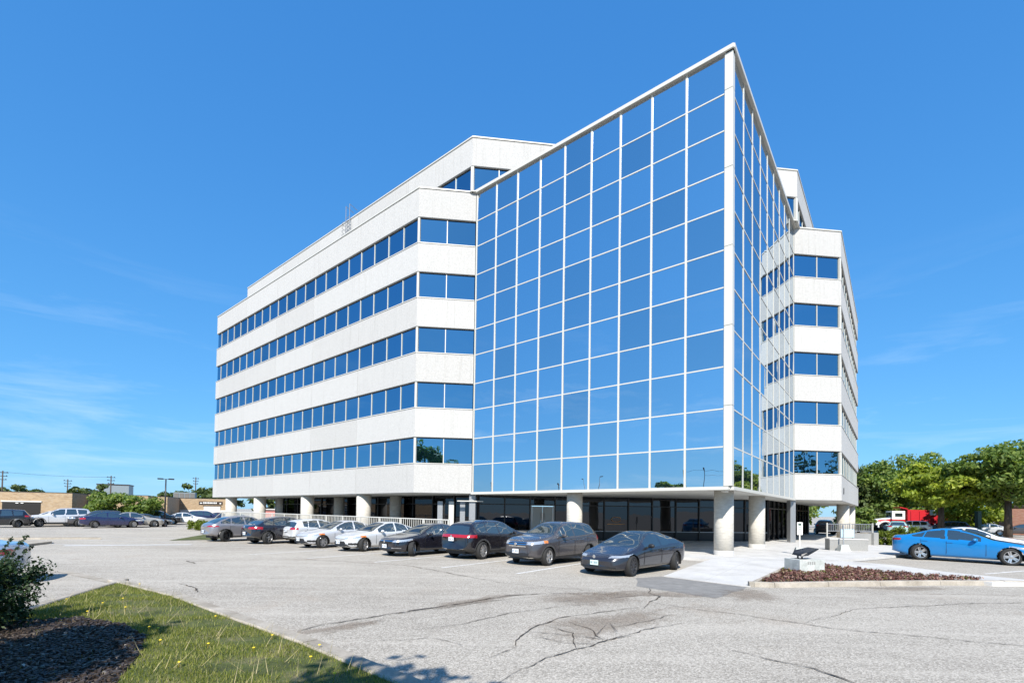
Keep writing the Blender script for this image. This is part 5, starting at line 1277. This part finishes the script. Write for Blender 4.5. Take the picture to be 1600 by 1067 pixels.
link('lamp_housing', mesh('lamp_housing', v, [(5, 4, 3, 2, 1, 0), (6, 7, 8, 9, 10, 11)] + [(i, (i + 1) % 6, 6 + (i + 1) % 6, 6 + i) for i in range(6)]), 'dark_metal', f2)
for s in (-0.09, 0.09): box('yoke', 0.05, 0.03, 0.16, (-0.16, s, 0.08), 'dark_metal', f2)
box('foot_plate', 0.22, 0.26, 0.015, (-0.14, 0, 0.008), 'dark_metal', f2)
def sign_post(c, label, plate_c, hz, face, pm):
    e = empty('sign_post', (c[0], c[1], 0.12), face, label, 'sign')
    link('concrete_foot', prism_mesh([(-0.26, -0.26), (0.26, -0.26), (0.26, 0.26), (-0.26, 0.26)], 0, 0.001, 'walk'), None, e)
    mb = MB(); mb.add([(x * q, y * q, z) for q, z in ((0.27, 0), (0.17, 0.36)) for x, y in ((-1, -1), (1, -1), (1, 1), (-1, 1))], [(3, 2, 1, 0), (4, 5, 6, 7), (0, 1, 5, 4), (1, 2, 6, 5), (2, 3, 7, 6), (3, 0, 4, 7)])
    mb.build('concrete_foot', 'block', e)
    box('post', 0.06, 0.035, hz, (0, 0, hz / 2), 'grey_metal' if pm == 'grey' else 'white_metal', e)
    if plate_c:
        p_ = box('sign_plate', 0.24, 0.012, 0.62, (0, -0.03, hz - 0.32), 'sign_white', e)
        for k, (hh, ww) in enumerate(((0.10, 0.14), (0.03, 0.16), (0.03, 0.14), (0.03, 0.15))): box('printed_mark', ww, 0.004, hh, (0, -0.009, 0.2 - 0.12 * k), 'bin_green', p_)
sign_post((13.95, 23.4), 'white narrow parking sign on a concrete foot left of the grey planter', True, 1.62, R(-20), 'white')
sign_post((18.15, 26.35), 'bare grey post on a concrete foot before the grey planter', False, 1.45, R(-10), 'grey')
pb = empty('planter_box', (18.75, 27.0, 0.12), R(-14), 'grey concrete planter box in front of the right wing columns', 'planter')
mb = MB(); mb.box((0, 0, 0.30), (1.9, 0.7, 0.62)); mb.build('planter_wall', 'ramp_wall', pb); box('planter_cap', 1.94, 0.74, 0.06, (0, 0, 0.64), 'walk', pb, 0, 0.01)
gw = empty('stair_wall', (23.9, 32.4, 0.12), R(15), 'low grey wall with metal railing beside the clipped hedge', 'wall')
box('wall_body', 2.6, 0.22, 0.78, (-0.9, 0, 0.38), 'ramp_wall', gw); box('wall_pier', 0.42, 0.42, 0.86, (0.5, -0.1, 0.42), 'ramp_wall', gw, 0, 0.02)
mb = MB()
for z in (0.95, 1.42): mb.tube([(-3.4, 0, z), (0.55, 0, z)], 0.025, 6)
mb.build('rails', 'grey_metal', gw)
mb = MB()
for k in range(26): mb.box((-3.3 + k * 0.15, 0, 1.18), (0.025, 0.025, 0.46))
o = mb.build('balusters', 'grey_metal', gw); o['kind'] = 'stuff'
for x in (-3.4, -1.4, 0.55): box('railing_post', 0.06, 0.06, 1.5, (x, 0, 0.75), 'white_metal', gw)
bs = empty('blue_board', (21.2, 30.4, 0.12), R(8), 'pale blue board on two posts beside the right wing column', 'sign')
box('board', 0.95, 0.03, 0.52, (0, 0, 0.85), 'blue_sign', bs)
for x in (-0.42, 0.42): box('post', 0.05, 0.05, 1.15, (x, 0.04, 0.57), 'grey_metal', bs)

# red dump truck
tk = empty('dump_truck', (53.0, 70.3, 0), R(-22), 'red and white dump truck parked under the trees', 'truck')
box('chassis', 8.6, 0.9, 0.25, (4.4, 0, 0.75), 'car_black', tk)
mb = MB(); mb.add([(x, y, z) for x, z in ((0.0, 0.75), (0.0, 1.42), (1.55, 1.66), (1.55, 0.75)) for y in (-0.75, 0.75)], [(0, 1, 3, 2), (2, 3, 5, 4), (4, 5, 7, 6), (6, 7, 1, 0), (0, 2, 4, 6), (7, 5, 3, 1)]); mb.build('hood', 'sign_white', tk)
mb = MB(); mb.add([(x, y, z) for x, z in ((0.2, 1.18), (0.2, 1.34), (1.54, 1.50), (1.54, 1.12)) for y in (-0.765, 0.765)], [(0, 1, 3, 2), (2, 3, 5, 4), (4, 5, 7, 6), (6, 7, 1, 0), (0, 2, 4, 6), (7, 5, 3, 1)]); mb.build('hood_stripe', 'truck_red', tk)
cab = prism('cab', [(1.5, -1.05), (2.75, -1.05), (2.75, 1.05), (1.5, 1.05)], 0.7, 2.45, 'sign_white', tk)
box('cab_stripe', 1.27, 2.12, 0.62, (2.125, 0, 1.15), 'truck_red', tk)
box('cab_window', 0.72, 2.13, 0.42, (2.15, 0, 1.98), 'car_glass', tk); box('windshield', 0.03, 1.8, 0.55, (1.49, 0, 2.0), 'car_glass', tk)
box('grille', 0.05, 1.0, 0.6, (-0.02, 0, 1.05), 'chrome', tk)
mb = MB(); mb.add([(x, y, z) for x, z in ((2.95, 1.0), (2.95, 2.75), (2.2, 2.95), (2.2, 2.85), (3.0, 2.62), (9.4, 2.45), (9.4, 1.0)) for y in (-1.2, 1.2)], [(0, 1, 3, 2), (2, 3, 5, 4), (4, 5, 7, 6), (6, 7, 9, 8), (8, 9, 11, 10), (10, 11, 13, 12), (12, 13, 1, 0), (0, 2, 4, 6, 8, 10, 12), (13, 11, 9, 7, 5, 3, 1)]); mb.build('dump_body', 'truck_red', tk)
for k in range(8):
    for s in (-1, 1): box('body_rib', 0.12, 0.08, 1.42, (3.3 + k * 0.82, s * 1.23, 1.72), 'truck_red', tk)
for s in (-1, 1):
    for x in (0.85, 5.9, 7.2, 8.4):
        w_ = link('wheel', lathe_mesh([(0.28, -0.14), (0.48, -0.14), (0.52, -0.10), (0.52, 0.10), (0.48, 0.14), (0.28, 0.14)], 24), 'tyre', tk, (x, s * 1.0, 0.52), rot=(R(90), 0, 0))
        link('hub', lathe_mesh([(0.27, -0.15), (0.27, 0.15)], 16), 'rim', w_)
    mb = MB(); mb.tube([(0.85 + 0.68 * math.cos(t), s * 0.98, 0.52 + 0.68 * math.sin(t)) for t in [R(d) for d in range(-5, 186, 19)]], 0.10, 6); mb.build('fender', 'sign_white', tk)
box('side_sign', 0.6, 0.03, 0.6, (5.3, -1.28, 2.3), 'sign_white', tk)
tk.scale = (1.22, 1.22, 1.22)
# brown brick building at the right edge
bb = empty('brown_brick_building', (72.95, 62.74, 0), R(-40), 'brown brick building behind the tree at the right picture edge', 'building')
box('wall', 24, 12, 3.6, (6, 0, 1.8), 'brick_red', bb); box('roof_edge', 24.4, 12.4, 0.3, (6, 0, 3.75), 'sign_dark', bb)
for k in range(5): box('window', 1.4, 0.05, 1.2, (-3.5 + 4 * k, -6.02, 1.9), 'car_glass', bb)
gp = empty('green_post', (58.0, 59.5, 0), 0, 'thin dark green post among the bright green leaves', 'post')
box('post', 0.45, 0.45, 2.9, (0, 0, 1.45), 'bin_green', gp); box('cap', 0.5, 0.5, 0.08, (0, 0, 2.94), 'bin_green', gp)

# ------------------------------------------------------------------ left background
br = empty('brick_building', (-50, 52.7, 0), 0, 'long tan brick industrial building stepping back on the left', 'building')
ZB = 3.45; off = Vector((-50, 52.7))
fd = Vector((0.8886, 0.4587)); bd = Vector((-0.4587, 0.8886)); b_ang = math.atan2(fd.y, fd.x)
A_ = [Vector((-50, 52.7)), Vector((-52.3, 57.1)), Vector((-47.1, 59.8)), Vector((-48.9, 63.3)), Vector((-47.7, 63.9)), Vector((-51.8, 71.9)), Vector((-46.4, 74.7)), Vector((-60, 100)), Vector((-110, 74)), Vector((-96, 29))]
pts = [(p.x - off.x, p.y - off.y) for p in A_]
prism('wall', pts, -0.02, ZB, 'brick', br)
prism('parapet_cap', [(p[0] * 1.001, p[1] * 1.001) for p in pts], ZB, ZB + 0.09, 'sign_dark', br)
def on_front(p0, s, z): q = p0 + fd * s - bd * 0.0; return (q.x - off.x, q.y - off.y, z)
S1 = Vector((-50, 52.7))
for s in (-4.1, -9.0):
    x, y, z = on_front(S1, s, 1.2); o = box('garage_opening', 3.0, 0.12, 2.44, (x, y, z), 'garage_dark', br, b_ang)
    box('lintel', 3.2, 0.16, 0.14, on_front(S1, s, 2.49), 'off_white', br, b_ang)
box('roller_door', 2.6, 0.14, 0.40, on_front(S1, -8.85, 2.08), 'unit_grey', br, b_ang)
for dx in (0.25, -0.15): box('ceiling_light', 0.22, 0.15, 0.07, on_front(S1, -4.3 + dx, 2.3), 'sign_white', br, b_ang)
box('downpipe', 0.10, 0.16, 3.0, on_front(S1, -6.6, 1.6), 'sign_dark', br, b_ang)
box('white_panel', 1.6, 0.14, 0.5, on_front(S1, -12.2, 1.9), 'off_white', br, b_ang)
S4 = Vector((-51.8, 71.9))
box('painted_base', 6.0, 0.10, 1.75, on_front(S4, 3.05, 0.86), 'off_white', br, b_ang)
box('shop_door', 2.2, 0.16, 2.3, on_front(S4, 4.2, 1.15), 'off_white', br, b_ang); box('door_head', 2.4, 0.2, 0.10, on_front(S4, 4.2, 2.36), 'sign_dark', br, b_ang)
sg = box('shop_sign', 3.1, 0.14, 0.48, on_front(S4, 4.0, 2.82), 'sign_dark', br, b_ang)
xx = -0.95
for k, wl_ in enumerate((0.10, 0.17, 0.10, 0.20, 0.17, 0.14, 0.10, 0.17, 0.16)):
    box('sign_letter', wl_, 0.02, 0.22 if k else 0.30, (xx + wl_ / 2, -0.085, 0.02), 'sign_white', sg); xx += wl_ + 0.055
box('sign_swoosh', 0.3, 0.02, 0.14, (-1.25, -0.085, -0.02), 'sign_white', sg); box('sign_swoosh', 0.22, 0.02, 0.16, (1.28, -0.085, -0.04), 'sign_white', sg)
hv = empty('rooftop_unit', (-56.0, 79.0, ZB), b_ang, 'grey rooftop air unit on the brick building', 'air unit')
box('unit_body', 3.0, 1.8, 1.05, (0, 0, 0.6), 'unit_grey', hv, 0, 0.03)
for k in range(4): box('louvre', 0.6, 0.04, 0.75, (-1.1 + 0.73 * k, -0.92, 0.6), 'joint', hv)
cont = empty('white_container', (-47.3, 67.6, 0), b_ang, 'white storage container at the brick step', 'container')
box('container_body', 3.0, 1.6, 1.3, (0, 0, 0.65), 'off_white', cont, 0, 0.02)
for k in range(10): box('corrugation', 0.08, 0.03, 1.15, (-1.35 + 0.3 * k, -0.81, 0.65), 'off_white', cont)
dp = empty('dumpster', (-48.3, 51.2, 0), R(28), 'dark green waste bin beside the low rounded tree', 'bin')
mb = MB(); mb.add([(x, y, z) for x, y, z in ((-1, -.7, 0.1), (1, -.7, 0.1), (1, .7, 0.1), (-1, .7, 0.1), (-1.1, -.85, 1.05), (1.1, -.85, 1.05), (1.1, .75, 1.3), (-1.1, .75, 1.3))], [(3, 2, 1, 0), (4, 5, 6, 7), (0, 1, 5, 4), (1, 2, 6, 5), (2, 3, 7, 6), (3, 0, 4, 7)]); mb.build('bin_body', 'bin_green', dp)
box('bin_lid', 2.3, 1.65, 0.06, (0, -0.05, 1.22), 'bin_green', dp, rot=(R(9), 0, 0))
for x in (-0.4, 0.4): box('bin_label', 0.3, 0.02, 0.16, (x, -0.82, 0.82), 'sign_white', dp)
# light poles
def light_pole(c, h_, label, span=1.15, rz=0.0, heads=2, group=None):
    e = empty('light_pole', (c[0], c[1], 0), rz, label, 'light pole', group)
    link('pole_base', lathe_mesh([(0.24, 0), (0.24, 0.55), (0.20, 0.60)], 16), 'kerb', e)
    link('pole', lathe_mesh([(0.085, 0.5), (0.06, h_)], 12), 'dark_metal', e)
    for s in ((-1, 1) if heads == 2 else (1,)):
        box('lamp_head', 0.52, 0.32, 0.13, (s * (span / 2 - 0.15), 0, h_ + 0.02), 'dark_metal', e, 0, 0.02); box('lamp_arm', 0.4, 0.05, 0.05, (s * 0.2, 0, h_), 'dark_metal', e)
light_pole((-38.3, 51.0), 5.1, 'black twin head light pole in the left lot', 1.25, R(35))
light_pole((-52.4, 3.8), 9.0, 'left of the two lamp posts mirrored low in the glass prism', 1.2, R(60), 1, 'lamp posts behind the photographer')
light_pole((-51.3, 2.0), 9.0, 'right of the two lamp posts mirrored low in the glass prism', 1.2, R(240), 1, 'lamp posts behind the photographer')
def utility_pole(c, h_, label, rz, group):
    e = empty('utility_pole', (c[0], c[1], 0), rz, label, 'utility pole', group)
    link('pole', lathe_mesh([(0.20, 0), (0.13, h_)], 10), 'bark', e)
    for k in range(3): box('crossarm', 2.2 - 0.3 * k, 0.12, 0.14, (0, 0, h_ - 0.5 - 0.9 * k), 'bark', e)
    for k in range(3):
        for x in (-0.85, 0.85): box('insulator', 0.10, 0.10, 0.22, (x * (1 - 0.12 * k), 0, h_ - 0.32 - 0.9 * k), 'dark_metal', e)
UG = 'utility poles behind the photographer'
UP = [((-76.9, -31.2), 12.6, 'taller utility pole mirrored in the lowest prism row'), ((-74.9, -34.6), 12.8, 'utility pole mirrored beside the prism corner'), ((-120, 10), 11.0, 'utility pole mirrored small in the middle of the prism'), ((-118, -12), 11.0, 'utility pole mirrored small right of the middle of the prism')]
for c, h_, lb in UP: utility_pole(c, h_, lb, R(30), UG)
FU = 'far utility poles on the left skyline'
for c, h_, lb in (((-134, 122), 11, 'utility pole at the far left of the skyline'), ((-142, 148), 10.5, 'second utility pole from the left on the skyline'), ((-118, 136), 11, 'utility pole over the first brick step'), ((-110, 160), 12.5, 'thin utility pole right of the light pole')):
    utility_pole(c, h_, lb, R(70), FU)
def wire(name, label, p, q, sag, rad=0.03):
    P = Vector(p); Q = Vector(q); pts = [tuple(P.lerp(Q, k / 16) - Vector((0, 0, sag * 4 * (k / 16) * (1 - k / 16)))) for k in range(17)]
    mb = MB(); mb.tube(pts, rad, 4); o = mb.build(name, 'car_black'); tag(o, label, 'wire')
wire('overhead_wire', 'overhead wire across the left skyline, upper', (-190, 90, 11.0), (-134, 122, 10.7), 0.6, 0.035); wire('overhead_wire', 'overhead wire from the leftmost skyline pole to the next', (-134, 122, 10.7), (-118, 136, 10.6), 0.4, 0.035)
wire('overhead_wire', 'overhead wire mirrored above the prism base', (-76.9, -31.2, 12.3), (-40, -75, 12.5), 0.8, 0.03); wire('overhead_wire', 'lower overhead wire mirrored above the prism base', (-74.9, -34.6, 11.2), (-40, -78, 11.2), 0.8, 0.03)
# satellite dish and red shed seen under the left end
sd = empty('satellite_dish', W(62.0, 9.0) + (0,), 0, 'dark satellite dish seen between the leftmost columns', 'dish')
d_ = link('dish', lathe_mesh([(0.02, 0.0), (0.30, 0.05), (0.50, 0.13), (0.62, 0.22)], 24, caps=False), 'dark_metal', sd, (0, 0, 2.75), rot=(R(60), 0, R(20)))
mb = MB(); mb.tube([(0, 0, 0), (0, 0, 2.7)], 0.05, 8); mb.tube([(0, 0, 2.7), (-0.5, -0.6, 3.0)], 0.02, 6); mb.build('mast', 'grey_metal', sd)
rs_ = empty('red_shed', W(66.0, 12.0) + (0,), B_RZ, 'pale red shed seen between the leftmost columns', 'shed')
plain('shed_red', (0.55, 0.22, 0.19), 0.7)
box('shed_wall', 6, 9, 1.9, (0, 0, 0.95), 'shed_red', rs_); box('shed_roof', 6.4, 9.4, 0.15, (0, 0, 1.98), 'off_white', rs_)
fb = empty('far_block', (-150, 175, 0), R(30), 'far low grey block over the brick roof', 'building')
box('block_wall', 9, 8, 10, (0, 0, 5), 'unit_grey', fb); box('block_roof', 9.4, 8.4, 0.3, (0, 0, 10.15), 'sign_dark', fb)
